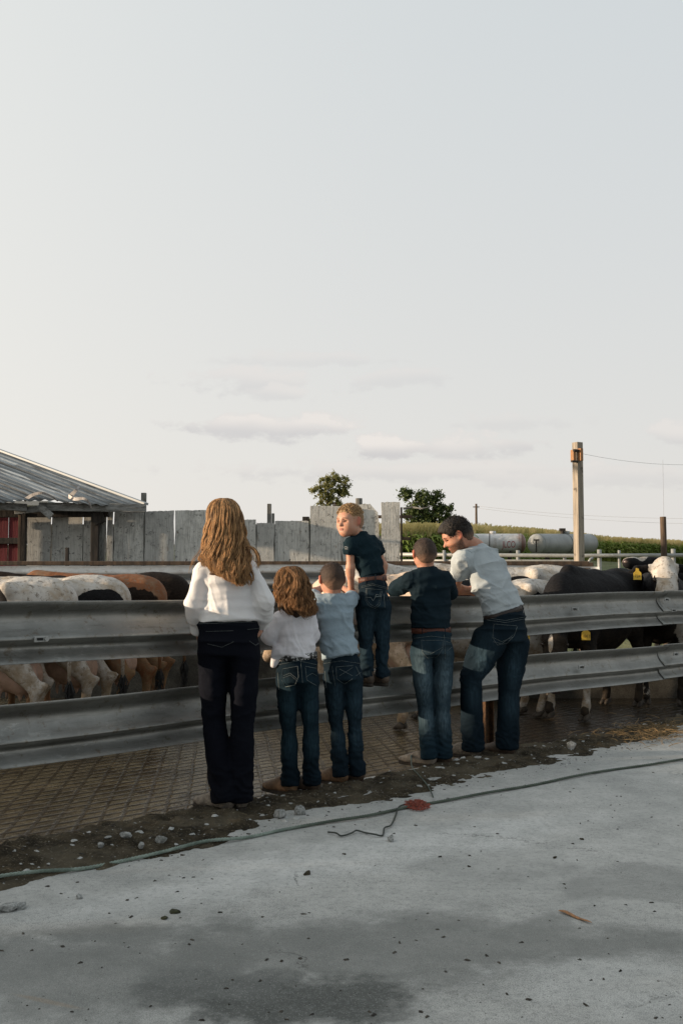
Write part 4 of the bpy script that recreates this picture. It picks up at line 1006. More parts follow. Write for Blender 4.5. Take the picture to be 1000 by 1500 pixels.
def head_prims(h, child=False, male=True, earout=1.0):
    w = .345 if child else .335
    o = [hell(h, (0, -.07, .12), (w, .42, .375)), hell(h, (0, .06, -.08), (.285, .275, .30), .04), hell(h, (0, .12, -.24), (.20 if child else .22, .185, (.165 if child else .20)), .04),
         hell(h, (0, .225, (-.345 if child else -.385)), (.095, .085, .075), .03), hcap(h, (-.19, .04, -.24), (-.06, .21, (-.335 if child else -.38)), .08, .06, .04), hcap(h, (.19, .04, -.24), (.06, .21, (-.335 if child else -.38)), .08, .06, .04),
         hell(h, (-.155, .19, -.12), (.11, .115, .12), .03), hell(h, (.155, .19, -.12), (.11, .115, .12), .03),
         hcap(h, (-.14, .285, .09), (.14, .285, .09), .045, .045, .03)]
    o += [hell(h, (sx*.135, .345, .01), (.080, .065, .045), .012, 's') for sx in (-1, 1)]
    nl = .425 if child else .45
    o += [hcap(h, (0, .30, .05), (0, nl, -.105), (.034, .03), (.055, .048), .008), hell(h, (-.048, nl-.065, -.12), (.034, .045, .03), .006), hell(h, (.048, nl-.065, -.12), (.034, .045, .03), .006)]
    o += [hcap(h, (-.085, .285, -.225), (0, .325, -.212), .020, .028, .005), hcap(h, (.085, .285, -.225), (0, .325, -.212), .020, .028, .005),
          hcap(h, (-.065, .285, -.262), (0, .318, -.272), .022, .032, .005), hcap(h, (.065, .285, -.262), (0, .318, -.272), .022, .032, .005), hcap(h, (-.09, .325, -.242), (.09, .325, -.242), (.012, .020), (.012, .020), .003) | {'op': 's'}]
    for sx in (-1, 1):      # outer ear: rim, lobe, concha
        e = earout
        o += [hell(h, (sx*(.345+.03*e), -.05, .01), (.028+.020*e, .07, .125), .008), hell(h, (sx*(.345+.02*e), -.02, -.10), (.025, .035, .045), .014)]
        o += [hell(h, (sx*(.375+.052*e), -.01, .015), (.030, .042, .078), .01, 's')]
    return o
def haircap(h, grow=.012, nape=-.30, front=.30, side=.0, vol=0.0):
    """hair as a shell over the cranium cut back from face, neck and ears"""
    o = [hell(h, (0, -.07, .12), (.345, .42, .375), .02, sc=grow), hell(h, (0, -.16, -.08), (.265, .30, .27), .05, sc=grow*.6)]
    if vol: o.append(hell(h, (0, .06, .30), (.27, .34, .20), .04, sc=vol))
    o += [hell(h, (0, .46, -.16), (.46, .33, .46), .02, 's'), plane(hp(h, 0, -.2, nape), h['u']*1.0-h['f']*.25, .004)]
    for sx in (-1, 1): o.append(hell(h, (sx*.40, .0, -.03), (.11, .10, .165), .02, 's')); o.append(hell(h, (sx*.34, .02, -.36), (.20, .22, .24), .02, 's'))
    return o
def finish(me, it=1): relax(me, it, .5); return me
def foldfn(seed, amp, sc, stretch=(1, 1, 1), zfade=None, creases=()):
    def fn(V, N):
        Q = V*np.array(stretch)*sc; wq = fbm(Q*.5, seed+3, 2)[:, None]*1.6
        Q = Q+V[:, [2]]*np.array([[.5, 0, 0]])*sc*.6; n = fbm(Q+wq, seed, 2); rd = np.clip(1-np.abs(n)*4.5, 0, 1)**2; n2 = fbm(Q*2.3+wq*1.5, seed+31, 2); rd2 = np.clip(1-np.abs(n2)*4.5, 0, 1)**2; d = amp*(n*1.3+1.15*rd+.5*rd2+.4*n2-.62)
        for (a, b, wd, hh) in creases:
            a = np.array(a); b = np.array(b); ab = b-a; t_ = np.clip(((V-a)@ab)/(ab@ab), 0, 1); dd = np.linalg.norm(V-a-t_[:, None]*ab, axis=1)
            d = d+1.1*hh*np.exp(-(dd/wd)**2)*np.sin(np.pi*np.clip(t_, .02, .98))**.5
        return d
    return fn
M_SKIN = skinmat('skin_fair', (.50, .285, .20)); M_SKIN2 = skinmat('skin_tanned', (.44, .23, .155))
M_EYE = simple('eye_white', (.55, .53, .5), (.5, .48, .45), 5, .2, bstr=0); M_IRIS = simple('iris_dark', (.02, .015, .012), (.03, .02, .015), 5, .15, bstr=0)
M_BROW = simple('brow_hair', (.10, .06, .035), (.05, .03, .02), 90, .8)
M_BROWB = simple('blond_brow', (.30, .19, .11), (.22, .13, .08), 90, .8)
M_LIP = simple('lips', (.36, .13, .10), (.30, .11, .09), 30, .5, bstr=0)
M_STITCH = simple('pale_stitching', (.22, .25, .25), (.13, .16, .16), 90, .9, bstr=0); M_STITCHD = simple('dull_stitching', (.14, .16, .16), (.09, .10, .10), 90, .9, bstr=0)
def on_mesh(o_me, off, pts, lift=.0015, sub=6, closed=False):
    bv = BVHTree.FromPolygons([v.co[:] for v in o_me.vertices], [p.vertices[:] for p in o_me.polygons]); out = []
    for (a, b) in zip(pts, pts[1:]):
        n = max(2, int(sub*math.hypot(b[0]-a[0], b[1]-a[1])/5)+1)
        for i in range(n):
            x, y = a[0]+(b[0]-a[0])*i/n, a[1]+(b[1]-a[1])*i/n; h = bv.ray_cast(Vector((0, 0, CAMZ)), ray(x, y).normalized())
            if h[0] is not None: out.append(h[0]+h[1]*lift)
    x, y = pts[-1]; h = bv.ray_cast(Vector((0, 0, CAMZ)), ray(x, y).normalized())
    if h[0] is not None: out.append(h[0]+h[1]*lift)
    return out
def stitch(me, parent, lines, r=.0014, mat=None, name='stitching'):
    """sewn lines lying on a garment (me still in world space)"""
    mb = MB(); ok = False
    for ln in lines:
        p = on_mesh(me, None, ln)
        if len(p) > 1: mb.tube(p, r, 4, flat=.6); ok = True
    if ok: mb.build(name, mat or M_STITCH, parent)
    else: mb.bm.free()
def boot(parent, heel, d, L_, mat, sole, wd=.045, hgt=.09, name='boot', z0=None):
    d = Vector(d); d.z = 0; d.normalize(); h = Vector(heel); z = h.z if z0 is None else z0; lat = Vector((d.y, -d.x, 0)); b = Vector((h.x, h.y, z))
    sh = [cap(b-d*.02+Vector((0, 0, hgt*.8)), b-d*.01+Vector((0, 0, hgt*1.4)), (wd*.85, wd*.95), (wd*.85, wd*.95), lat, .02),
          cap(b-d*.015+Vector((0, 0, .045)), b+d*L_*.35+Vector((0, 0, .045)), (wd*.85, .042), (wd*.9, .045), lat, .02), cap(b+d*L_*.3+Vector((0, 0, .05)), b+d*L_*.62+Vector((0, 0, .036)), (wd*.9, .05), (wd*1.05, .034), lat, .02),
          cap(b+d*L_*.6+Vector((0, 0, .036)), b+d*L_*.85+Vector((0, 0, .03)), (wd*1.05, .032), (wd*.55, .022), lat, .02), plane(b+Vector((0, 0, .022)), (0, 0, 1))]
    me = finish(sdf_mesh('boot', sh, .006)); displace(me, lambda V, N: .0018*fbm(V*40, 5, 3)); o = link(name, me, mat, parent)
    sh = [cap(b-d*.015+Vector((0, 0, .01)), b+d*L_*.35+Vector((0, 0, .01)), (wd*.9, .02), (wd*.85, .02), lat, .01, cz=.03), cap(b+d*L_*.3+Vector((0, 0, .010)), b+d*L_*.85+Vector((0, 0, .010)), (wd*1.10, .02), (wd*.6, .02), lat, .01),
          plane(b+Vector((0, 0, .0)), (0, 0, 1)), plane(b+Vector((0, 0, .024)), (0, 0, -1))]
    link('sole', sdf_mesh('sole', sh, .006), sole, o)
    return o
M_BOOT = simple('tan_leather', (.20, .115, .06), (.11, .065, .035), 25, .6, fine=200); M_BOOTG = simple('dusty_leather', (.25, .215, .175), (.13, .11, .09), 25, .75, fine=200)
M_BOOTD = simple('dark_leather', (.09, .06, .04), (.05, .035, .025), 25, .5, fine=200); M_SOLE = simple('boot_sole', (.035, .028, .022), (.02, .016, .012), 30, .9)
def belt(parent, c, yaw, a, b, tilt, mat, hh=.034, name='belt', loops=()):
    """a strap running round the waist"""
    r_, f_ = rowdir(yaw), fwd(yaw); up = (Vector((0, 0, 1))+Vector(tilt)).normalized(); mb = MB(); n = 56; vs = []
    bm = mb.bm
    for side in (0, 1):
        for e in (-.5, .5):
            vs.append([bm.verts.new(Vector(c)+r_*(a-side*.006)*math.cos(2*math.pi*i/n)+f_*(b-side*.006)*math.sin(2*math.pi*i/n)+up*(e*hh)-up*(up.dot(r_*math.cos(2*math.pi*i/n)*a+f_*math.sin(2*math.pi*i/n)*b))) for i in range(n)])
    for i in range(n):
        j = (i+1) % n
        for A, B in ((0, 1), (1, 3), (3, 2), (2, 0)): bm.faces.new((vs[A][i], vs[A][j], vs[B][j], vs[B][i]))
    o = mb.build(name, mat, parent, True); return o
def facing(h, bv, x, z, lift=0.0, y=.9):
    o_ = hp(h, x, y, z); q = bv.ray_cast(o_, -h['f'])
    return (q[0] if q[0] is not None else hp(h, x, .25, z))+h['f']*lift*h['H']
def face_parts(h, parent, bv, browmat, skin, beard=False):
    H = h['H']
    for sx in (-1, 1):
        c = hp(h, sx*.135, .238, .01); bm = bmesh.new(); bmesh.ops.create_uvsphere(bm, u_segments=16, v_segments=10, radius=.058*H); bmesh.ops.translate(bm, verts=bm.verts, vec=c)
        me = bpy.data.meshes.new('eye'); bm.to_mesh(me); bm.free(); e = link('eye', me, M_EYE, parent)
        bm = bmesh.new(); bmesh.ops.create_uvsphere(bm, u_segments=12, v_segments=8, radius=.034*H); bmesh.ops.translate(bm, verts=bm.verts, vec=hp(h, sx*.135, .270, .004)); me = bpy.data.meshes.new('iris'); bm.to_mesh(me); bm.free(); link('iris', me, M_IRIS, e)
        for zz, lf, nm, rr_ in ((.050, .006, 'eyelid', .014), (-.040, .002, 'eyelid', .010)):
            mb = MB(); mb.tube([facing(h, bv, sx*(.135+dx), zz*k, lf*k+.0) for dx, k in ((-.08, .2), (-.045, .8), (0, 1), (.045, .85), (.085, .2))], [q*rr_*H for q in (.4, .9, 1, .9, .4)], 6); mb.build(nm, skin, parent, True)
        mb = MB(); mb.tube([facing(h, bv, sx*(.135+dx), .034*k, .014*k) for dx, k in ((-.07, .4), (0, 1), (.08, .4))], [.003*H, .005*H, .003*H], 5); mb.build('lashes', browmat, parent, True)
        mb = MB(); mb.tube([facing(h, bv, sx*x, z, .006) for x, z in ((.06, .100), (.11, .116), (.16, .115), (.215, .088))], [.010*H, .018*H, .015*H, .006*H], 6, flat=.6); mb.build('eyebrow', browmat, parent, True)
    for z, r_, nm in ((-.222, .017, 'upper_lip'), (-.262, .022, 'lower_lip')):
        mb = MB(); mb.tube([facing(h, bv, x, z+(-.012 if abs(x) > .07 and z > -.25 else 0)+(.004 if x == 0 else 0), .004) for x in (-.085, -.05, 0, .05, .085)], [r_*H*k for k in (.35, .9, 1, .9, .35)], 6); mb.build(nm, M_LIP, parent, True)
def headattr(me, h, red=True, beard=False):
    V = mverts(me).astype(float); L_ = (V-np.array(h['c']))@h['M'].T/h['H']
    ear = np.clip((np.abs(L_[:, 0])-.345)/.05, 0, 1)*(np.abs(L_[:, 2]) < .2)*(np.abs(L_[:, 1]+.03) < .2)
    lip = np.exp(-((L_[:, 0]/.09)**2+((L_[:, 2]+.245)/.035)**2)**2)*(L_[:, 1] > .27)
    attr(me, 'red', np.clip((ear*.65 if red else 0)+lip*.45, 0, 1))  # ears: backlit red glow painted into the skin; lips keep their own red
    st = np.zeros(len(V))
    if beard:
        hd = np.linalg.norm(L_, axis=1) < .75
        jaw = np.clip((-.13-L_[:, 2]+.35*np.clip(.12-L_[:, 1], 0, 1))/.06, 0, 1)*np.clip((L_[:, 1]+.06)/.06, 0, 1); mouth = np.exp(-((L_[:, 0]/.11)**2+((L_[:, 2]+.245)/.04)**2)**2)
        st = jaw*hd*(1-.8*mouth)*np.clip((L_[:, 2]+.62)/.08, 0, 1)
    attr(me, 'stub', st)
def hairattr(me, h, lo=-.22, hi=.12):
    V = mverts(me).astype(float); L_ = (V-np.array(h['c']))@h['M'].T/h['H']
    attr(me, 'len', np.clip((L_[:, 2]-lo)/(hi-lo), 0, 1)*.9+.05)
def strands(name, rows, dep, n, length, mat, parent, wave, r=.0028, seed=0, lay=.02, bottom=.12, extra=()):
    """rows: (py, xl, xr); dep(py,q): depth Y of the hair surface for lateral position q; every lock is its own tapering tube"""
    rr = np.random.default_rng(seed); ys = np.array([a[0] for a in rows], float); xl = np.array([a[1] for a in rows], float); xr = np.array([a[2] for a in rows], float)
    V = []; Fq = []; kb = 0; NP = 28; NL = 90
    LQ = np.linspace(-1, 1, NL)+rr.normal(0, .012, NL); LPH = LQ*3.0+np.cumsum(rr.normal(0, .45, NL))*.6; LA = rr.uniform(.6, 1.5, NL); LW = rr.uniform(.82, 1.25, NL); LL = rr.random(NL); LD = rr.uniform(0, 1, NL); LX = rr.normal(0, .07, NL)
    for i in range(n):
        L = rr.integers(NL); q0 = np.clip(LQ[L]+rr.normal(0, .03), -1, 1); layer = .6*LD[L]+.4*rr.random(); y0 = ys[0]+rr.random()**2*10*abs(q0); y1 = ys[-1]-(ys[-1]-ys[0])*(bottom*(.75*LL[L]+.5*rr.random()**2))-length(q0)
        ph = LPH[L]+rr.normal(0, .22); wl = wave[1]*LW[L]; am = wave[0]*LA[L]*rr.uniform(.8, 1.15); dq = LX[L]+rr.normal(0, .02); fly = rr.random() < .035; fo = rr.normal(0, 3.5) if fly else 0; sc_ = rr.uniform(-.03, .03)
        pts = []
        for j in range(NP):
            f = j/(NP-1); py = y0+(y1-y0)*f; a = np.interp(py, ys, xl); b = np.interp(py, ys, xr)
            cl_ = 1-.55*math.sin(math.pi*min(1, f*1.02))**2*.5-.35*f      # strands of a lock draw together towards its tip
            q = np.clip(LQ[L]+(q0-LQ[L]+sc_)*cl_+dq*f*1.6, -1.05, 1.05)
            px = (a+b)/2+q*(b-a)/2*(1-.06*layer)+am*(f**.8)*math.sin(py/wl*6.283+ph)+fo*f*f; Yd = dep(py, q)+layer*lay+am/267*.9*f*math.cos(py/wl*6.283+ph)-(.012*f if fly else 0)
            pts.append(P(px, py, Yd))
        rad = r*rr.uniform(.6, 1.25); ring = []
        for j, p in enumerate(pts):
            d = (pts[min(j+1, NP-1)]-pts[max(j-1, 0)]); s_ = Vector((d.z, 0, -d.x)); s_ = s_.normalized() if s_.length > 1e-6 else Vector((1, 0, 0)); f = j/(NP-1); rd = rad*(1-.75*max(0, f-.75)/.25)*(.55+.45*min(1, f*5))
            for u_, v_ in ((-1, 0), (0, -.55), (1, 0), (0, .55)): c_ = p+s_*rd*u_+Vector((0, 1, 0))*rd*v_; V.append((c_.x, c_.y, c_.z))
        for j in range(NP-1):
            for e in range(4): Fq.append((kb+j*4+e, kb+j*4+(e+1) % 4, kb+j*4+4+(e+1) % 4, kb+j*4+4+e))
        kb += NP*4
    for pts_px in extra:
        pts = catmull([P(a, b, c_) for a, b, c_ in pts_px[0]], 5); NPx = len(pts); n_ = pts_px[1]*2
        for i in range(n_):
            o_ = Vector(rr.normal(0, .0055, 3)); rad = r*rr.uniform(.5, 1)
            for j, p in enumerate(pts):
                rd = rad*(1-.8*max(0, j/NPx-.7)/.3); p = p+o_*(1+.6*j/NPx)
                for u_, v_ in ((-1, 0), (0, -.55), (1, 0), (0, .55)): V.append((p.x+rd*u_, p.y+rd*v_, p.z+rd*.3*u_))
            for j in range(NPx-1):
                for e in range(4): Fq.append((kb+j*4+e, kb+j*4+(e+1) % 4, kb+j*4+4+(e+1) % 4, kb+j*4+4+e))
            kb += NPx*4
    return link(name, mesh_np(name, V, Fq), mat, parent)
def hairmass(rows, dep, Y, inset=.88, thick=.05):
    out = []; pr = []
    for py, a, b in rows:
        hw = max(.012, (b-a)/2/F*Y*inset); c_ = P((a+b)/2, py, dep(py, 0)+.034+thick); pr.append((c_, (hw, max(.012, min(hw, thick)))))
    for (p, r0), (p2, r1) in zip(pr, pr[1:]): out.append(cap(p, p2, r0, r1, Vector((1, 0, 0)), .02, cz=.01))
    return out

def build_person(sp):
    sp['legr'] = (sp['legr'][0]*.90, sp['legr'][1]*.95, sp['legr'][2]); sp['hips'] = [(a[0], a[1], a[2], a[3]*(.95 if i < 2 else .91), a[4]) for i, a in enumerate(sp['hips'])]; sp['torso'] = [(a[0], a[1], a[2], a[3]*.965, a[4]) for a in sp['torso']]
    Y, yaw = sp['Y'], sp['yaw']; Rv, Fv = rowdir(yaw), fwd(yaw); J = lambda a: P(a[0], a[1], Y+(a[2] if len(a) > 2 else 0))
    foot = J(sp['legs'][0][-1][:3]); root = thing('person', sp['label'], 'person', (foot.x, foot.y, sp.get('z0', 0)))
    h = sp['head']; B = []
    # ---- body, one continuous skin
    B += head_prims(h, sp.get('child', True), sp.get('male', True), sp.get('ear', 1.0))
    nb_ = J(sp['neck']); nr = sp.get('neckr', .045); B.append(cap(hp(h, 0, -.09, -.18), nb_, (nr, nr*1.05), (nr*1.15, nr*1.1), Rv, .03))
    B += stations(sp['torso'], Y, Rv, .04, grow=-.024)
    for side, arm in ((-1, sp['armL']), (1, sp['armR'])):
        pts = [J(a) for a in arm['j']]; rs = arm['r']; B.append(cap(J(sp['torso'][0]), pts[0]-Vector((0, 0, .012)), nr*.8, rs[0]*.7, None, .02)); ef = .82 if arm.get('sleeve', 1) < .8 else .62; B += limb(pts, [rs[0]*.75, rs[1]*ef, rs[2]*(1 if ef > .8 else .9)], .015)
        mid = pts[1].lerp(pts[2], .28); B.append(cap(pts[1], mid, rs[1]*ef*.97, rs[1]*ef*1.03, None, .02))
        hd = arm.get('hand'); d = Vector(hd['d']) if hd else (pts[2]-pts[1]); B += hand_prims(pts[2], d, hd['palm'] if hd else (0, 0, -1), side*(1 if not hd else hd.get('s', 1)), sp.get('hs', .72), hd.get('curl', .6) if hd else .5)
    leg_pts = []
    for lg in sp['legs']:
        pts = [J(a) for a in lg]; rs = sp['legr']; B += limb(pts, [rs[0]*.75, rs[1]*.58, rs[2]*.55], .03); leg_pts.append(pts)
        ft = pts[-1]; B.append(cap(ft, Vector((ft.x, ft.y, sp.get('z0', 0)+.055))+Vector(sp['toe'])*.03, rs[2]*.5, .022, None, .02))
    me = finish(sdf_mesh('body', B, sp.get('res', .0055))); headattr(me, h, beard=sp.get('beard', False))
    bvf = BVHTree.FromPolygons([v.co[:] for v in me.vertices], [q_.vertices[:] for q_ in me.polygons]); body = link('body', me, sp['skin'], root)
    face_parts(h, body, bvf, sp.get('browmat', M_BROW), sp['skin'])
    # ---- shirt
    S_ = stations(sp['torso'], Y, Rv, .03, cz=.016)
    for arm in (sp['armL'], sp['armR']):
        pts = [J(a) for a in arm['j']]; rs = arm['r']; g = .010; S_.append(cap(J(sp['torso'][1]), pts[0], rs[0]*1.05, rs[0]*1.0, None, .035))
        S_.append(cap(J(sp['torso'][0]), pts[0], nr*1.0, rs[0]*.75, None, .04))
        sl_ = arm.get('sleeve', 1.0)      # 1: to the elbow, 2: to the wrist
        if sl_ <= 1:
            e = pts[0].lerp(pts[1], sl_); dr_ = (pts[1]-pts[0]).normalized(); S_.append(cap(pts[0], e, rs[0]+g, (rs[0]*(1-sl_)+rs[1]*sl_)*1.04+g, None, .012, cz=.008))
        else:
            e = pts[1].lerp(pts[2], sl_-1); S_ += [cap(pts[0], pts[1], rs[0]+g, rs[1]+g, None, .012), cap(pts[1], e, rs[1]+g, rs[1]*.9+g if sl_ > 1.8 else rs[1]+g*.8, None, .02, cz=.008)]
    if sp.get('tuck'): S_ += [cap(J(a), J(b), ra, rb, None, .03) for a, b, ra, rb in sp['tuck']]
    nk = J(sp['neck']); S_.append(cap(nk-Vector((0, 0, .0)), nk+Vector((0, 0, sp.get('collar', .015))), (nr*1.28, nr*1.25), (nr*1.22, nr*1.2), Rv, .015, cz=.006))
    if sp.get('hemcut'): S_.append(plane(J(sp['hemcut'][0]), sp['hemcut'][1]))
    me = finish(sdf_mesh('shirt', S_, sp.get('sres', .006)), 1)
    cr = [(J(a), J(b), wd, hh) for a, b, wd, hh in sp.get('creases', ())]
    displace(me, foldfn(sp['seed'], sp.get('fold', .006)*1.25, sp.get('foldsc', 7), sp.get('foldst', (1, 1, 1)), creases=cr)); relax(me, 1, .3)
    shirt = link('shirt', me.copy(), sp['shirtmat'], root); shirt_w = me
    # ---- jeans
    K_ = stations(sp['hips'], Y, Rv, .03, cz=.012)
    for lg in sp['legs']:
        pts = [J(a) for a in lg]; rs = list(sp['legr']); rs[1] *= .93; hm = sp.get('hem', rs[2]*1.1)*.95
        m1 = pts[0].lerp(pts[1], .5)
        hb_ = sp['hips'][-1][4]; lo_ = Vector((pts[2].x, pts[2].y, sp.get('z0', 0)+sp.get('hemz', .058))); K_ += [cap(pts[0]+Vector((0, 0, .02)), pts[0].lerp(pts[1], .5), (rs[0], hb_*.95), (rs[0]*.66+rs[1]*.36, (hb_*.5+rs[1]*.5)), Rv, .02), cap(pts[0].lerp(pts[1], .5), pts[1], (rs[0]*.66+rs[1]*.36, (hb_*.5+rs[1]*.5)), (rs[1], rs[1]*1.05), Rv, .012), cap(pts[1], lo_, (rs[1], rs[1]*1.05), (hm, hm*1.1), Rv, .006, cz=.01)]
        bt = pts[0]-Fv*rs[0]*.26+Vector((0, 0, .01)); K_.append(ell(bt, (rs[0]*.85, rs[0]*.90, rs[0]*1.35), np.array([tuple(Rv), tuple(Fv), (0, 0, 1)]), .035))
    if sp.get('waistcut'): K_.append(plane(J(sp['waistcut'][0]), sp['waistcut'][1]))
    me = finish(sdf_mesh('jeans', K_, sp.get('sres', .006)), 1)
    kn = [J(lg[1]) for lg in sp['legs']]; hz = J(sp['legs'][0][0]).z; az = J(sp['legs'][0][2]).z
    def jf(V, N):
        n = foldfn(sp['seed']+5, .0055, 9, (1, 1, 1.1))(V, N); z = V[:, 2]
        stack = np.exp(-((z-az-.05)/.09)**2); kk = np.exp(-((z-kn[0].z)/.09)**2); cr_ = np.exp(-((z-hz+.09)/.07)**2)
        return n*(.35+1.3*stack+.7*kk+.6*cr_)+.0035*stack*np.sin(z*120+fbm(V*7, 4, 2)*22)
    relax(me, 9, .5); displace(me, jf); relax(me, 1, .3)
    V = mverts(me).astype(float); fd = np.zeros(len(V))
    for lg in sp['legs']:
        a, b, c_ = [np.array(J(q_)) for q_ in lg]
        for (u_, wz, am) in ((a*.55+b*.45, .16, .9), (b*.75+c_*.25, .10, .65), (a*.95+b*.05, .10, .5)):
            dx = np.hypot(V[:, 0]-u_[0], V[:, 1]-u_[1]); fd = np.maximum(fd, am*np.exp(-((V[:, 2]-u_[2])/wz)**2)*np.exp(-((V[:, 0]-u_[0])/.05)**2))
    attr(me, 'fade', fd*sp.get('fadeamt', 1)); jeans = link('jeans', me.copy(), sp['jeanmat'], root)
    stitch(me, jeans, sp.get('stitch', []), sp.get('stitchr', .0013), sp.get('stitchmat')); 
    if sp.get('stitch2'): stitch(me, jeans, sp['stitch2'], .0024, M_STITCH, 'pocket_emblem')
    if sp.get('belt'):
        b = sp['belt']; belt(root, J(b[0]), yaw, b[1], b[2], b[3], b[4], b[5] if len(b) > 5 else .034)
        if len(b) > 6:
            for lp in b[6]: stitch(me, jeans, [], .004)
            mb = MB()
            for (x, y0, x2, y1) in b[6]:
                p, q_ = J((x, y0)), J((x2, y1)); fr = -(Vector((0, 1, 0)))*b[7]; mb.tube([p+fr, q_+fr], .0055, 5, flat=.5)
            mb.build('belt_loops', sp['jeanmat'], jeans)
    for i, lg in enumerate(sp['legs']):
        ft = J(lg[-1]); boot(root, (ft.x, ft.y, sp.get('z0', 0)), Vector(sp['toe']) if i == 0 else Vector(sp.get('toe2', sp['toe'])), sp['footL'], sp['bootmat'][i], M_SOLE, sp.get('footw', .04), sp.get('footh', .08), z0=sp.get('z0', 0))
    me.user_clear() if False else None
    return root, h, body, shirt, shirt_w, jeans
toeP = tuple(PEN*.9+Vector((-.28, 0, 0)))

M_BLOUSE = cloth('white_blouse', (.80, .80, .80), (.74, .745, .755), 700, .7, .25); M_WTOP = cloth('white_cotton_top', (.74, .74, .785), (.67, .67, .72), 500, .85, .2)
M_TEE = cloth('pale_blue_tee', (.27, .345, .40), (.23, .30, .35), 500, .9, .08); M_POLOD = cloth('navy_polo', (.008, .019, .026), (.006, .015, .021), 500, .8)
M_NAVY = cloth('navy_shirt', (.008, .017, .024), (.006, .013, .019), 500, .75); M_POLOG = cloth('grey_blue_polo', (.37, .415, .435), (.32, .36, .385), 500, .85, .05)
M_JW = cloth('dark_indigo_denim', (.0045, .0055, .009), (.0035, .004, .007), 600, .85, fade=(.007, .008, .013)); M_JG = cloth('navy_denim', (.005, .011, .017), (.004, .008, .012), 600, .85, fade=(.035, .075, .10))
M_JB = cloth('blue_denim', (.007, .014, .021), (.005, .010, .015), 600, .85, fade=(.045, .085, .115)); M_JN = cloth('worn_blue_denim', (.010, .023, .034), (.007, .016, .023), 600, .85, fade=(.17, .25, .30))
M_JM = cloth('mens_denim', (.007, .014, .021), (.005, .010, .015), 600, .85, fade=(.05, .09, .12))
M_BELTB = simple('brown_leather_belt', (.17, .06, .035), (.10, .035, .02), 30, .5, fine=200); M_BELTD = simple('dark_leather_belt', (.03, .018, .014), (.02, .012, .01), 30, .5, fine=200)
M_BELTT = simple('rust_leather_belt', (.13, .035, .018), (.08, .022, .012), 30, .5, fine=200)
m, t, bs = newmat('tooled_belt'); v = worldpos(t); vo = t.n('ShaderNodeTexVoronoi'); vo.inputs['Scale'].default_value = 75; t.L.new(v, vo.inputs['Vector'])
c = t.mix(t.ramp(vo.outputs[0], .32, .5), (.42, .43, .43), (.015, .015, .015)); t.set(bs.inputs['Base Color'], c); bs.inputs['Roughness'].default_value = .45; M_BELTJ = m
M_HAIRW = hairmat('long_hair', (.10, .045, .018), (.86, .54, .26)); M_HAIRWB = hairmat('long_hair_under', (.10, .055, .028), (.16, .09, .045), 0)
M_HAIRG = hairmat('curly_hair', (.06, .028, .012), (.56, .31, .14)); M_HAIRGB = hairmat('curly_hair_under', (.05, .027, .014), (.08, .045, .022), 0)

# ---------------- woman
Y = 5.45; hd = headframe(P(329, 765, Y+.015), .225, (-.25, 1, -.05))
root, h, body, shirt, sw, jeans = build_person(dict(label='woman with long wavy blonde hair in white blouse and very dark flared jeans, back turned', Y=Y, yaw=R(12), seed=11, child=False, male=False, head=hd, skin=M_SKIN,
    neck=(330, 818, .0), neckr=.05, hs=.95, torso=[(330, 822, 0, .080, .06), (330, 832, 0, .135, .085), (332, 850, .0, .140, .10), (334, 872, 0, .135, .10), (336, 892, -.01, .150, .105), (337, 911, -.02, .172, .118)],
    armL=dict(j=[(298, 836, -.03), (285, 884, -.04), (289, 926, .08)], r=(.041, .040, .028), sleeve=1.55, hand=dict(d=(.25, .5, -.8), palm=(.8, .5, .3))),
    armR=dict(j=[(366, 835, .03), (386, 880, -.02), (382, 915, .15)], r=(.042, .043, .028), sleeve=1.95, hand=dict(d=(-.25, .6, -.7), palm=(-.8, .5, .3))),
    tuck=[((283, 884, -.03), (287, 898, 0), .044, .047), ((287, 905, .03), (289, 922, .06), .036, .040), ((386, 880, -.02), (389, 902, .05), .046, .042)],
    hips=[(336, 903, 0, .158, .105), (335, 918, -.01, .170, .115), (334, 940, -.02, .172, .124), (333, 958, -.02, .178, .126)],
    legs=[[(312, 962, 0), (313, 1055, .04), (330, 1164, .0)], [(358, 962, 0), (356, 1055, .02), (350, 1166, .03)]], legr=(.090, .072, .058), hem=.082, toe=toeP, footL=.25, footw=.042,
    bootmat=[M_BOOTG, M_BOOTG], shirtmat=M_BLOUSE, jeanmat=M_JW, fold=.0038, foldsc=8, foldst=(1, 1, .55), stitchmat=M_STITCHD,
    stitch=[[(302, 925), (342, 924)], [(304, 943), (325, 948), (342, 940)], [(362, 922), (384, 920)], [(365, 939), (374, 945), (385, 939)], [(290, 914), (382, 911)]],
    creases=[((302, 838, -.1), (303, 900, -.1), .009, -.018), ((364, 838, -.1), (370, 900, -.1), .009, -.018), ((306, 890, -.12), (350, 905, -.12), .014, .010), ((330, 850, -.12), (336, 905, -.12), .012, .008),
             ((277, 878, -.1), (296, 888, -.1), .008, -.012), ((380, 872, -.08), (400, 884, -.08), .008, -.008), ((375, 888, -.1), (396, 880, -.1), .010, .008)]))
rows = [(729.5, 322, 334), (731, 315, 341), (735, 309, 346), (742, 305, 351), (752, 303, 354), (765, 302, 356), (780, 301, 359), (795, 299, 361), (808, 297, 362), (820, 296, 364), (832, 302, 366), (842, 310, 366), (850, 319, 366), (860, 330, 366)]
def depW(py, q): return Y-.02-np.interp(py, [729, 735, 745, 765, 790, 815, 840, 860], [.01, .055, .085, .105, .10, .115, .125, .125])*math.sqrt(max(.02, 1-.75*q*q))
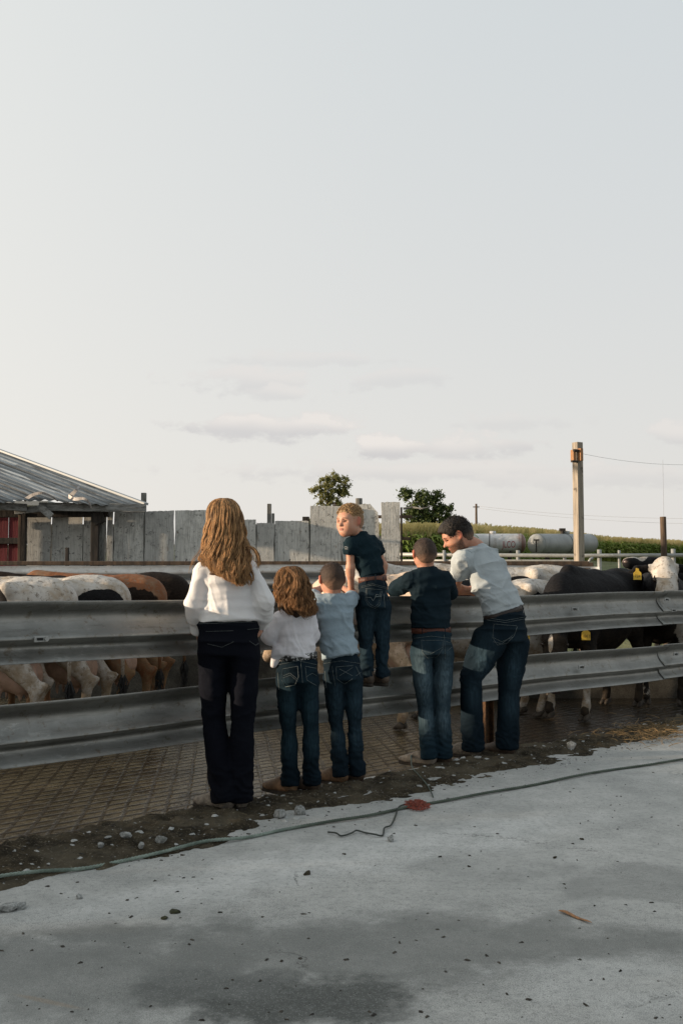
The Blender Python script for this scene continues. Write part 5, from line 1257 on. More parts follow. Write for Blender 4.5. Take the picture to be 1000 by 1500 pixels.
o = strands('hair', rows, depW, 6200, lambda q: 24*max(0, -q)**1.1+5*max(0, q-.8)*5, M_HAIRW, root, (3.8, 40), .00115, 3, .034, .16,
    [([(362, 800, Y-.09), (370, 803, Y-.10), (377, 812, Y-.11), (379, 824, Y-.11), (376, 832, Y-.11)], 16), ([(304, 800, Y-.09), (300, 812, Y-.10), (305, 822, Y-.12), (308, 832, Y-.12)], 6), ([(300, 790, Y-.05), (294, 806, Y-.07), (284, 820, Y-.08), (279, 836, Y-.08)], 4)])
o['label'] = 'long wavy blonde hair falling to mid back'
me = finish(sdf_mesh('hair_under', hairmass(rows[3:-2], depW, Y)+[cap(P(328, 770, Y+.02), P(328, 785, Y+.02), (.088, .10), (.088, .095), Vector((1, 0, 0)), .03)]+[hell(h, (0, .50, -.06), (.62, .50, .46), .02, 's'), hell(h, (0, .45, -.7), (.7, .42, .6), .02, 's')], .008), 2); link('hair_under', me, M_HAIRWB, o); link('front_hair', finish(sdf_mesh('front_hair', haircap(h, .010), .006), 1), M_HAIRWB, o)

# ---------------- girl
Y = 5.85; hd = headframe(P(429, 857, Y+.015), .205, (-.5, 1, -.12))
root, h, body, shirt, sw, jeans = build_person(dict(label='girl with curly brown hair in loose white top and silver patterned belt', Y=Y, yaw=R(22), seed=23, male=False, head=hd, skin=M_SKIN,
    neck=(429, 892, 0), neckr=.036, hs=.72, torso=[(429, 895, 0, .06, .045), (431, 904, 0, .115, .07), (433, 925, 0, .105, .08), (435, 945, 0, .112, .085), (433, 962, -.01, .128, .098)],
    armL=dict(j=[(411, 907, -.03), (395, 934, -.02), (403, 908, .20)], r=(.040, .036, .022), sleeve=1.3, hand=dict(d=(.1, .9, .3), palm=(0, .2, -1))),
    armR=dict(j=[(451, 905, .03), (457, 932, .06), (446, 900, .24)], r=(.040, .036, .022), sleeve=1.3, hand=dict(d=(-.3, .9, .3), palm=(0, .2, -1))),
    tuck=[((410, 960, -.05), (402, 972, -.05), .035, .020), ((405, 950, -.04), (400, 974, -.04), .020, .016)],
    hips=[(434, 958, 0, .112, .085), (435, 972, 0, .118, .093), (435, 985, -.015, .125, .104), (435, 998, -.015, .128, .106)],
    legs=[[(420, 1002, 0), (423, 1068, .02), (425, 1140, 0)], [(450, 1002, .03), (455, 1068, .03), (457, 1140, .03)]], legr=(.066, .054, .046), hem=.058, toe=toeP, footL=.225, footw=.034,
    bootmat=[M_BOOT, M_BOOTD], shirtmat=M_WTOP, jeanmat=M_JG, fold=.0042, foldsc=9, foldst=(1, 1, .6), collar=.0, belt=((434, 961), .125, .100, (-.06, 0, 0), M_BELTJ, .036),
    stitch=[[(407, 974), (437, 968), (465, 974)], [(414, 980), (436, 976), (437, 992), (432, 1003), (418, 1006), (413, 996), (414, 980)], [(415, 990), (425, 986), (436, 995)], [(415, 993), (425, 989), (436, 998)],
            [(447, 976), (463, 979)], [(447, 978), (449, 996), (463, 1004)], [(449, 991), (457, 986), (464, 990)], [(440, 966), (443, 1000)], [(407, 985), (409, 1010)]], stitchr=.0014,
    creases=[((415, 925, -.1), (440, 955, -.1), .010, .007), ((445, 925, -.1), (440, 958, -.1), .010, -.007), ((420, 905, -.1), (418, 955, -.1), .010, -.008)]))
rows = [(829.5, 420, 434), (831, 413, 440), (836, 407, 444), (844, 403, 449), (856, 401, 453), (868, 402, 456), (880, 406, 459), (890, 412, 461), (898, 424, 461), (904, 436, 460)]
def depG(py, q): return Y-.02-np.interp(py, [829, 834, 845, 862, 880, 905], [.01, .05, .085, .10, .10, .105])*math.sqrt(max(.02, 1-.75*q*q))
o = strands('hair', rows, depG, 3200, lambda q: 16*max(0, -q)**.8, M_HAIRG, root, (3.6, 24), .0012, 5, .03, .16,
    [([(418, 884, Y-.10), (419, 893, Y-.12), (423, 899, Y-.12), (428, 898, Y-.12), (424, 893, Y-.12)], 14), ([(440, 890, Y-.10), (443, 900, Y-.12), (449, 903, Y-.12), (452, 897, Y-.12), (447, 892, Y-.12)], 16), ([(452, 880, Y-.09), (459, 888, Y-.1), (458, 898, Y-.11), (452, 902, Y-.11)], 14), ([(409, 880, Y-.07), (408, 890, Y-.1), (411, 898, Y-.1)], 4),
     ([(421, 832, Y-.06), (432, 842, Y-.12), (434, 856, Y-.14), (428, 870, Y-.14), (431, 882, Y-.13), (436, 893, Y-.13)], 5)])
o['label'] = 'shoulder length curly brown hair'
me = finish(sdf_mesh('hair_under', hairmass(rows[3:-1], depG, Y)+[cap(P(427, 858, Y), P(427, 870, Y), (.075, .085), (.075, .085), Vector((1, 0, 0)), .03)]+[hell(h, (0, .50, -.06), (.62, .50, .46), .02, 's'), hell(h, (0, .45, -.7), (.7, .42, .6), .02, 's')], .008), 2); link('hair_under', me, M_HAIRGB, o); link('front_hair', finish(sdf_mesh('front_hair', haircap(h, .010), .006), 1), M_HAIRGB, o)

def crophair(root, h, mat, grow=.010, name='hair', seed=1, rough=.0022, vol=0.0, lo=-.22, hi=.12, **kw):
    me = finish(sdf_mesh('hair', haircap(h, grow, vol=vol, **kw), .0045), 1); displace(me, lambda V, N: rough*fbm(V*90, seed, 3)+rough*.6*fbm(V*35, seed+4, 2)); hairattr(me, h, lo, hi); return link(name, me, mat, root)
def bristles(root, h, mat, n, L_, r, zmin, seed, curl=0.0, vol=.0, sweep=(0, 0, 0), ymin=-2.):
    rr = np.random.default_rng(seed); mb = MB(); c0 = np.array(hp(h, 0, -.07, .12)); k = 0
    while k < n:
        d = rr.normal(size=3); d /= np.linalg.norm(d)
        if d[2]*.375+.12 < zmin or (d[1] > .68 and d[2] < .60) or d[1] < ymin: continue
        p = hp(h, d[0]*.345, -.07+d[1]*.42, .12+d[2]*.375)+(h['r']*d[0]+h['f']*d[1]+h['u']*d[2])*(.006+vol*max(0, d[2])); dv = (h['r']*(d[0]+sweep[0])+h['f']*(d[1]+sweep[1])+h['u']*(d[2]+sweep[2])+Vector(rr.normal(0, .3, 3))).normalized()
        l = L_*rr.uniform(.6, 1.2); s_ = dv.cross(Vector(rr.normal(size=3))).normalized()*curl*l
        mb.tube([p, p+dv*l*.5+s_, p+dv*l*.85-s_*.3, p+dv*l*.8-s_] if curl else [p, p+dv*l], [r, r, r*.7, r*.3] if curl else [r, r*.4], 3, cap=False); k += 1
    o = mb.build('hair_tips', mat, root); return o
HB = dict(); skin_sc = (.30, .18, .125)
M_HB1 = shorthair('cropped_brown_hair', (.022, .013, .009), (.055, .032, .020), (.22, .125, .08)); M_HB3 = shorthair('cropped_dark_brown_hair', (.018, .012, .009), (.05, .03, .02), (.20, .115, .075))
M_HC = shorthair('short_blond_hair', (.15, .085, .04), (.36, .235, .12), (.34, .20, .135)); M_HM = shorthair('black_brown_hair', (.009, .007, .006), (.02, .015, .012), (.15, .09, .06))
M_TIPC = simple('blond_tips', (.50, .34, .17), (.26, .16, .08), 120, .5, bstr=0); M_TIPD = simple('dark_tips', (.03, .018, .012), (.05, .03, .02), 120, .5, bstr=0); M_TIPK = simple('black_tips', (.010, .008, .007), (.022, .016, .013), 120, .5, bstr=0)

# ---------------- boy in the pale blue tee
Y = 6.12; hd = headframe(P(486, 849, Y+.02), .197, (-.30, 1, -.22))
root, h, body, shirt, sw, jeans = build_person(dict(label='boy with cropped brown hair in pale blue tee leaning both arms on the rail', Y=Y, yaw=R(16), seed=31, head=hd, skin=M_SKIN2, ear=1.7,
    neck=(487, 874, 0), neckr=.040, hs=.74, torso=[(487, 877, 0, .065, .048), (487, 884, 0, .120, .07), (489, 903, 0, .118, .08), (492, 925, 0, .112, .08), (496, 945, -.01, .116, .085), (499, 961, -.02, .124, .095)],
    armL=dict(j=[(467, 883, -.02), (455, 870, .26), (473, 861, .36)], r=(.043, .034, .022), sleeve=.72, hand=dict(d=(.9, .35, -.15), palm=(0, .2, -1))),
    armR=dict(j=[(507, 883, .03), (519, 873, .24), (503, 862, .36)], r=(.043, .034, .022), sleeve=.72, hand=dict(d=(-.9, .35, .0), palm=(0, .2, -1))),
    hips=[(499, 957, 0, .106, .082), (500, 970, 0, .113, .09), (502, 984, -.015, .119, .10), (502, 994, -.015, .122, .102)],
    legs=[[(488, 998, 0), (493, 1062, .03), (499, 1122, 0)], [(516, 998, .03), (519, 1062, .04), (523, 1122, .04)]], legr=(.063, .051, .044), hem=.055, toe=toeP, footL=.225, footw=.034,
    bootmat=[M_BOOT, M_BOOTD], shirtmat=M_TEE, jeanmat=M_JB, fold=.0055, foldsc=8, collar=.008,
    stitch=[[(474, 972), (500, 968), (527, 972)], [(486, 975), (491, 1005)], [(497, 980), (516, 990)], [(497, 990), (516, 978)], [(492, 977), (517, 975)], [(492, 977), (493, 994), (504, 1002), (516, 994)], [(521, 976), (528, 992)], [(521, 990), (528, 985)], [(476, 983), (478, 1008)]],
    creases=[((470, 905, -.1), (512, 889, -.1), .007, .012), ((470, 912, -.1), (512, 896, -.1), .006, -.006), ((475, 925, -.1), (500, 955, -.1), .010, .007), ((512, 900, -.1), (505, 955, -.1), .010, -.006), ((470, 935, -.1), (490, 960, -.1), .008, -.006), ((466, 898, -.08), (474, 882, -.08), .006, -.008)]))
crophair(root, h, M_HB1, .007, seed=3, lo=-.34, hi=.06, nape=-.36); bristles(root, h, M_TIPD, 1800, .005, .0008, -.05, 4)
# ---------------- boy up on the rail
Y = 6.36; hd = headframe(P(511, 763.5, Y+.0), .203, (-.66, -.74, -.06))
M_MARK = simple('pale_print', (.45, .46, .46), (.4, .41, .41), 30, .8, bstr=0)
root, h, body, shirt, sw, jeans = build_person(dict(label='blond boy in navy polo standing up on the lower beam, looking back', browmat=M_BROWB, Y=Y, yaw=R(32), seed=43, head=hd, skin=M_SKIN, ear=1.3, z0=.565, res=.0045,
    neck=(526, 786, .03), neckr=.038, hs=.68, torso=[(527, 789, .03, .058, .046), (531, 795, .03, .100, .064), (537, 812, .02, .100, .074), (541, 828, .01, .090, .072), (545, 843, 0, .088, .074)],
    armL=dict(j=[(513, 796, -.04), (513, 832, -.03), (514, 862, .03)], r=(.039, .030, .020), sleeve=.42, hand=dict(d=(-.05, .5, -.35), palm=(0, .3, -1), curl=.9)),
    armR=dict(j=[(549, 799, .09), (561, 828, .16), (556, 862, .16)], r=(.038, .030, .020), sleeve=.42, hand=dict(d=(-.3, .6, -.3), palm=(0, .2, -1), curl=.9)),
    hips=[(546, 846, 0, .086, .070), (546, 858, -.01, .093, .080), (546, 874, -.02, .101, .092), (545, 888, -.02, .104, .096)],
    legs=[[(535, 893, 0), (536, 945, .03), (538, 987, .02)], [(558, 893, .04), (560, 945, .05), (560, 986, .05)]], legr=(.058, .047, .042), hem=.050, toe=tuple(PEN), footL=.13, footw=.033, footh=.06,
    bootmat=[M_BOOTD, M_BOOTD], shirtmat=M_POLOD, jeanmat=M_JB, fold=.005, foldsc=9, collar=.022, belt=((545.5, 848.5), .097, .081, (-.10, 0, 0), M_BELTB, .036, [(534, 843, 535.5, 857), (560, 845, 562, 857), (549, 841, 549.5, 855)], .088),
    stitch=[[(529, 859), (545, 855), (568, 861)], [(529, 861), (545, 857), (568, 863)], [(535, 862), (559, 864)], [(536, 863), (535, 878), (540, 887), (549, 891), (556, 886), (559, 866)], [(537, 863), (537, 878), (542, 885), (549, 889), (554, 884), (557, 866)],
            [(524, 863), (527, 878)], [(564, 862), (567, 880)], [(562, 870), (563, 890)]],
    stitch2=[[(535, 874.5), (543, 875), (546, 880), (550, 874), (558, 873.5)], [(549, 874), (551, 871), (558, 872.5)]], stitchr=.0012,
    creases=[((525, 815, -.08), (552, 800, -.08), .010, .006), ((528, 838, -.08), (552, 815, -.08), .010, -.006), ((545, 808, -.05), (556, 838, -.05), .010, .006)]))
crophair(root, h, M_HC, .004, seed=5, vol=.0, lo=-.22, hi=.22, rough=.006, nape=-.34); bristles(root, h, M_TIPC, 1300, .013, .0012, .22, 6, .35, .002, (0, .5, .2)); bristles(root, h, M_TIPC, 900, .006, .0008, -.02, 7)
stitch(sw, shirt, [[(504.5, 801.5), (507, 801), (509.5, 802)], [(505, 804), (509.5, 804.2)]], .0032, M_MARK, 'sleeve_mark')
stitch(sw, shirt, [[(503, 811.5), (511, 812.5), (520, 811.5)]], .0022, M_POLOD, 'sleeve_hem')
# ---------------- boy in the navy shirt
Y = 6.70; hd = headframe(P(621, 811.5, Y+.02), .20, (-.25, 1, -.2))
root, h, body, shirt, sw, jeans = build_person(dict(label='boy with cropped dark hair in navy shirt and worn blue jeans beside the bearded man', Y=Y, yaw=R(18), seed=57, head=hd, skin=M_SKIN2, ear=1.5,
    neck=(624, 836, .01), neckr=.044, hs=.8, torso=[(625, 838, 0, .070, .052), (627, 846, 0, .135, .078), (630, 862, 0, .142, .09), (631, 885, 0, .136, .09), (631, 905, -.01, .136, .094), (631, 921, -.02, .142, .10)],
    armL=dict(j=[(601, 851, -.02), (573, 866, .30), (588, 860, .46)], r=(.050, .041, .025), sleeve=.88, hand=dict(d=(.9, .35, -.1), palm=(0, .2, -1))),
    armR=dict(j=[(652, 850, .03), (661, 872, .24), (645, 862, .46)], r=(.049, .041, .025), sleeve=.9, hand=dict(d=(-.9, .35, .0), palm=(0, .2, -1))),
    hips=[(631, 917, 0, .124, .092), (632, 930, 0, .134, .102), (632, 945, -.015, .142, .114), (632, 957, -.015, .145, .116)],
    legs=[[(616, 962, 0), (623, 1036, .03), (628, 1099, 0)], [(648, 962, .03), (647, 1036, .04), (650, 1099, .04)]], legr=(.075, .060, .050), hem=.060, toe=toeP, footL=.255, footw=.037,
    bootmat=[M_BOOTG, M_BOOTD], shirtmat=M_NAVY, jeanmat=M_JN, fold=.006, foldsc=7, collar=.018, belt=((631, 923), .137, .105, (-.02, 0, 0), M_BELTT, .036, [(616, 918, 617, 930), (649, 918, 650, 931)], .10),
    stitch=[[(606, 935), (632, 932), (659, 935)], [(616, 938), (649, 938)], [(617, 939), (618, 955), (626, 964), (640, 962), (648, 950), (648, 939)], [(618, 953), (632, 957), (648, 948)], [(653, 940), (660, 942)], [(655, 953), (661, 948)], [(650, 930), (652, 965)]],
    creases=[((600, 860, -.08), (588, 853, -.02), .008, .008), ((612, 870, -.1), (640, 915, -.1), .012, .006), ((650, 870, -.1), (640, 915, -.1), .012, -.006)]))
crophair(root, h, M_HB3, .007, seed=9, lo=-.34, hi=.06, nape=-.36); bristles(root, h, M_TIPD, 1800, .005, .0008, -.05, 8)
# ---------------- man
Y = 7.06; hd = headframe(P(667.5, 785, Y-.0), .238, (-.88, -.10, -.50), (-.25, 0, 1))
root, h, body, shirt, sw, jeans = build_person(dict(label='bearded man in grey blue polo bending low with forearms on the rail', Y=Y, yaw=R(42), seed=71, child=False, head=hd, skin=M_SKIN2, ear=.8, beard=True, res=.006, browmat=M_TIPK,
    neck=(695, 802, .10), neckr=.060, hs=1.0, torso=[(699, 806, .10, .09, .07), (703, 813, .08, .165, .10), (710, 832, .05, .185, .12), (720, 855, .03, .180, .12), (731, 876, .01, .170, .115), (737, 892, -.01, .168, .118), (739, 904, -.01, .170, .12)], hemcut=((737, 894), (-.277, 0, .96)), waistcut=((737, 897), (.277, 0, -.96)),
    armL=dict(j=[(678, 820, -.08), (664, 862, .10), (690, 866, .22)], r=(.062, .048, .030), sleeve=.55, hand=dict(d=(.7, .6, -.05), palm=(0, .2, -1))),
    armR=dict(j=[(718, 818, .20), (704, 864, .36), (676, 866, .30)], r=(.062, .048, .030), sleeve=.6, hand=dict(d=(-.9, .1, .0), palm=(0, .2, -1))),
    tuck=[((692, 812, .04), (676, 822, -.06), .062, .066)],
    hips=[(737, 889, 0, .158, .112), (738, 903, -.01, .172, .125), (738, 922, -.02, .182, .142), (738, 938, -.02, .184, .146)],
    legs=[[(716, 942, -.06), (689, 992, -.04), (692, 1092, -.02)], [(750, 945, .05), (745, 1010, .05), (742, 1093, .02)]], legr=(.100, .084, .062), hem=.082, toe=tuple(PEN*.8+Vector((-.5, 0, 0))), toe2=tuple(PEN), footL=.28, footw=.046,
    bootmat=[M_BOOTG, M_BOOTD], shirtmat=M_POLOG, jeanmat=M_JM, fold=.007, foldsc=6, collar=.022, belt=((737, 897), .180, .130, (-.288, 0, 0), M_BELTD, .036, [(723, 891, 725, 903), (759, 886, 763, 900)], .135),
    stitch=[[(713, 905), (740, 909), (771, 903)], [(713, 908), (740, 912), (771, 906)], [(723, 914), (756, 917)], [(723, 914), (721, 934), (728, 945), (742, 942), (752, 932), (757, 918)], [(722, 934), (734, 940), (751, 933)], [(722, 940), (734, 943), (751, 930)], [(768, 912), (772, 925)]],
    creases=[((686, 850, -.1), (735, 885, -.1), .010, .010), ((684, 858, -.1), (722, 892, -.1), .010, -.008), ((690, 838, -.1), (742, 868, -.1), .010, .008), ((700, 880, -.1), (735, 888, -.1), .010, .007), ((735, 850, -.05), (757, 885, -.05), .010, -.006), ((683, 826, -.12), (684, 846, -.12), .007, -.012)]))
crophair(root, h, M_HM, .008, seed=13, lo=-.25, hi=.05, rough=.006, vol=.004, nape=-.30); bristles(root, h, M_TIPK, 1600, .016, .0012, .05, 12, .15, .006, (0, .4, .1))
stitch(sw, shirt, [[(655, 841), (662, 846), (672, 848.5), (681, 848)], [(684, 806), (690, 809), (700, 806)]], .0022, M_POLOG, 'seam')

# ============================================================ CATTLE
m, t, bs = newmat('udder_skin'); v = worldpos(t); c = t.mix(t.ramp(t.noise(v, 9, 4), .35, .65), (.38, .25, .19), (.26, .17, .12)); t.set(bs.inputs['Base Color'], c); bs.inputs['Roughness'].default_value = .6; bs.inputs['Subsurface Weight'].default_value = .15
bs.inputs['Subsurface Radius'].default_value = (.01, .004, .002); bump(t, bs, t.noise(v, 14, 4), .5, .02); M_UD = m
def coatmat(name, dark, light, dirt=.85):
    m, t, bs = newmat(name); v = coord(t, 'Object'); a = t.n('ShaderNodeAttribute', attribute_name='coat').outputs['Fac']; z = t.n('ShaderNodeAttribute', attribute_name='low').outputs['Fac']
    n = t.noise(v, 11, 5, .65); a = t.ramp(t.math('ADD', a, t.math('MULTIPLY', t.math('SUBTRACT', n, .5), .30)), -.012, .012)
    hr = t.noise(t.scalev(v, .35, 1, 1), 95, 3, .7)
    li = t.mix(t.ramp(t.noise(v, 6, 5, .7), .4, .7), light, (light[0]*.72, light[1]*.66, light[2]*.58)); li = t.mix(t.math('MULTIPLY', t.ramp(t.noise(v, 26, 5, .8), .54, .62), .85), li, (.15, .125, .10)); li = t.mix(t.math('MULTIPLY', t.ramp(t.noise(v, 3, 4, .7), .5, .68), .4), li, (.33, .25, .17))
    dk = t.mix(t.ramp(hr, .4, .7), dark, tuple(x*1.8+.002 for x in dark)); c = t.mix(a, li, dk)
    dn = t.math('MULTIPLY', t.math('MULTIPLY', z, t.math('MULTIPLY_ADD', a, -.8, 1)), t.ramp(t.noise(v, 9, 5, .75), .30, .62)); c = t.mix(t.math('MULTIPLY', dn, dirt), c, (.21, .15, .085))
    t.set(bs.inputs['Base Color'], c); bs.inputs['Roughness'].default_value = .75; bs.inputs['Specular IOR Level'].default_value = .08;
    bump(t, bs, t.math('ADD', hr, t.math('MULTIPLY', t.noise(v, 20, 4), 1.5)), .45, .008); return m
M_CBW = coatmat('black_and_white_hide', (.008, .008, .009), (.50, .48, .45)); M_CCR = coatmat('cream_hide', (.10, .06, .04), (.58, .47, .38), .85); M_CRW = coatmat('red_brown_hide', (.012, .008, .006), (.20, .085, .042), .8)
M_HOOF = simple('hoof_horn', (.03, .024, .018), (.07, .055, .04), 20, .7); M_TAG = simple('yellow_tag', (.62, .42, .05), (.5, .33, .04), 20, .5, bstr=0); M_TAGT = simple('tag_print', (.06, .045, .02), (.06, .045, .02), 5, .6, bstr=0)
M_NOSE = simple('wet_nose', (.10, .06, .05), (.04, .03, .03), 20, .35)
def cow(label, x, y, heading, head=None, blobs=(), mat=None, size=1.0, seed=0, zf=-.07, legd=(), tagtxt=None, hind=1.0, white=False, udder=True, patch=0.0):
    """head: (forward, side, up, nose dx,dy,dz) of the poll in the cow's own frame; blobs: (x,y,z,rx,ry,rz) black areas"""
    cs, sn = math.cos(heading), math.sin(heading)
    T = lambda p: np.array([x+(p[0]*cs-p[1]*sn)*size, y+(p[0]*sn+p[1]*cs)*size, zf+p[2]*size])
    Dv = lambda d: np.array([d[0]*cs-d[1]*sn, d[0]*sn+d[1]*cs, d[2]]); LAT = Vector(Dv((0, 1, 0))); S = size
    C = lambda a, b, r0, r1=None, k=.05, Rv=LAT: cap(T(a), T(b), tuple(q*S for q in r0) if isinstance(r0, tuple) else r0*S, tuple(q*S for q in (r1 or r0)) if isinstance(r1 or r0, tuple) else (r1 or r0)*S, Rv, k)
    M3 = np.array([Dv((1, 0, 0)), Dv((0, 1, 0)), (0, 0, 1)]); E = lambda c_, r, k=.05: ell(T(c_), [q*S for q in r], M3, k)
    th = thing('cow', label, 'cow', tuple(T((0, 0, 0))), 'dairy cows in the pen')
    B = [C((-.62, 0, 1.04), (-.1, 0, .96), (.25, .31), (.33, .38)), C((-.1, 0, .96), (.55, 0, 1.0), (.33, .38), (.23, .34)), C((.5, 0, .98), (.78, 0, 1.04), (.20, .33), (.15, .26)),
         C((-.72, 0, 1.32), (.0, 0, 1.315), .045, .04, .07), C((.0, 0, 1.30), (.55, 0, 1.36), .05, .06, .10), C((-.80, 0, 1.18), (-.62, 0, 1.18), (.20, .20), (.24, .2), .08),
         C((-.52, -.235, 1.29), (-.52, .235, 1.29), .062, .062, .06), C((-.86, -.10, 1.17), (-.86, .10, 1.17), .058, .058, .07), C((-.54, -.20, 1.26), (-.86, -.10, 1.18), .04, .04, .07), C((-.54, .20, 1.26), (-.86, .10, 1.18), .04, .04, .07)]
    hx, hy, hz, nx, ny, nz = head or (1.25, 0, 1.38, .8, 0, -.55)
    nv = np.array([nx, ny, nz])/np.linalg.norm([nx, ny, nz]); poll = np.array([hx, hy, hz]); nose = poll+nv*.50; lat_h = np.cross(nv, (0, 0, 1)); lat_h = lat_h/np.linalg.norm(lat_h); uph = np.cross(lat_h, nv)
    LH = Vector(Dv(lat_h))
    B += [C((.62, 0, 1.10), tuple(np.array([.62, 0, 1.1])*.45+poll*.55-uph*.05), (.14, .26), (.10, .17), .08), C(tuple(np.array([.62, 0, 1.1])*.45+poll*.55-uph*.05), tuple(poll-nv*.02-uph*.05), (.10, .17), (.095, .13), .05),
          C(tuple(poll-uph*.03), tuple(poll+nv*.22-uph*.03), (.115, .125), (.10, .115), .04, LH), C(tuple(poll+nv*.2-uph*.03), tuple(poll+nv*.42-uph*.02), (.088, .10), (.070, .075), .04, LH), C(tuple(poll+nv*.42-uph*.02), tuple(nose-uph*.02), (.078, .078), (.075, .068), .03, LH),
          C(tuple(poll+lat_h*.07+nv*.12+uph*.05), tuple(poll-lat_h*.07+nv*.12+uph*.05), .035, .035, .04), E(tuple(poll-nv*.03+uph*.05), (.05, .06, .05), .05)]
    for sx in (-1, 1): B.append(C(tuple(poll+lat_h*sx*.10+uph*.01), tuple(poll+lat_h*sx*.25-uph*.03), (.022, .055), (.02, .075), .03, Vector(Dv(nv)))); B.append(C(tuple(poll+lat_h*sx*.23-uph*.03), tuple(poll+lat_h*sx*.32-uph*.06), (.02, .07), (.008, .025), .03, Vector(Dv(nv))))
    lo = dict(fl=0, fr=0, hl=0, hr=0); lo.update(dict(legd))
    feet = []
    for key, sy in (('fl', 1), ('fr', -1)):
        d = lo[key]; B += [C((.50, sy*.15, .98), (.50, sy*.17, .62), (.09, .15), (.065, .085), .06), C((.50, sy*.17, .62), (.50+d*.4, sy*.17, .40), .062, .050, .03), C((.50+d*.4, sy*.17, .42), (.50+d*.4+.01, sy*.17, .36), .052, .046, .02), C((.50+d*.4, sy*.17, .38), (.50+d, sy*.17, .14), .036, .034, .02), C((.50+d, sy*.17, .14), (.53+d, sy*.17, .08), .044, .042, .02)]; feet.append((.54+d, sy*.17))
    for key, sy in (('hl', 1), ('hr', -1)):
        d = lo[key]; B += [C((-.62, sy*.15, 1.05), (-.50, sy*.19, .78), (.11, .22), (.085, .15), .06), C((-.50, sy*.19, .80), (-.74+d*.5, sy*.17, .52), (.075, .12), (.038, .058), .04), C((-.80+d*.5, sy*.17, .555), (-.72+d*.5, sy*.17, .48), .030, .042, .03), C((-.73+d*.5, sy*.17, .50), (-.68+d, sy*.17, .15), (.036, .042), (.036, .036), .02), C((-.68+d, sy*.17, .15), (-.65+d, sy*.17, .08), .044, .042, .02)]; feet.append((-.64+d, sy*.17))
    me = finish(sdf_mesh('body', B, .019), 2); displace(me, lambda V, N: .006*fbm(V*9, seed, 3)+.004*fbm(V*30, seed+9, 2))
    V = (mverts(me).astype(float)-T((0, 0, 0)))@M3.T/S
    ct = np.full(len(V), -1.0) if not patch else fbm(V*np.array([1.5, 1.2, 1.5])+seed*7.3, seed, 2)*2.2+patch
    for b in blobs:
        d = np.sqrt(((V[:, 0]-b[0])/b[3])**2+((V[:, 1]-b[1])/b[4])**2+((V[:, 2]-b[2])/b[5])**2); f = (1-d)*.9+fbm(V*4, seed+3, 2)*.35
        ct = np.maximum(ct, f) if len(b) < 7 else np.minimum(ct, -f)
    attr(me, 'coat', np.clip(ct, -1, 1)); attr(me, 'low', np.clip((1.0-V[:, 2])/.45, 0, 1)*.95+.03)
    link('body', me, mat or M_CBW, th)
    for fx, fy in feet:
        hf = [C((fx-.03, fy+e*.022, .052), (fx+.045, fy+e*.026, .022), (.026, .040), (.021, .018), .003) for e in (-1, 1)]+[plane(T((0, 0, .002)), (0, 0, 1))]; link('hoof', sdf_mesh('hoof', hf, .011), M_HOOF, th)
    if udder:
        u_ = [E((-.47, 0, .66), (.20, .155, .17), .06), E((-.58, .07, .62), (.13, .09, .15), .05), E((-.58, -.07, .62), (.13, .09, .15), .05)]+[C((-.42-.16*i, s_*.07, .50), (-.42-.16*i, s_*.075, .43), .019, .015, .02) for i in (0, 1) for s_ in (-1, 1)]
        link('udder', finish(sdf_mesh('udder', u_, .015), 2), M_UD, th)
    mb = MB(); mb.tube([Vector(T(p)) for p in ((-.86, 0, 1.28), (-.95, 0, 1.22), (-.97, .01, 1.0), (-.95, .03, .75), (-.95, .02, .55))], [.035*S, .032*S, .022*S, .018*S, .014*S], 8); tl = mb.build('tail', mat or M_CBW, th, True); attr(tl.data, 'coat', np.full(len(tl.data.vertices), .5 if patch else -.5)); attr(tl.data, 'low', np.full(len(tl.data.vertices), .5))
    mb = MB(); rr = random.Random(seed)
    for i in range(40):
        a = Vector(T((-.95, .02, .60))); mb.tube([a, a+Vector((rr.gauss(0, .02), rr.gauss(0, .02), -.10)), a+Vector((rr.gauss(0, .03), rr.gauss(0, .03), -.24-rr.random()*.1))], [.004, .004, .001], 4, cap=False)
    mb.build('switch', M_DARK, tl)
    for sx in (-1, 1):
        e = MB(); p = Vector(T(tuple(poll+lat_h*sx*.098+nv*.15+uph*.015))); bmesh.ops.create_icosphere(e.bm, subdivisions=2, radius=.021*S, matrix=Matrix.Translation(p)); e.build('eye', M_IRIS, th, True)
    n_ = [ell(T(tuple(nose+nv*.03-uph*.01)), (.04*S, .055*S, .035*S), np.array([Dv(nv), Dv(lat_h), Dv(uph)]), .02)]+[ell(T(tuple(nose+nv*.062+lat_h*s_*.032+uph*.004)), (.012*S, .010*S, .012*S), np.eye(3), .004, 's') for s_ in (-1, 1)]
    link('muzzle', sdf_mesh('muzzle', n_, .008), M_NOSE, th)
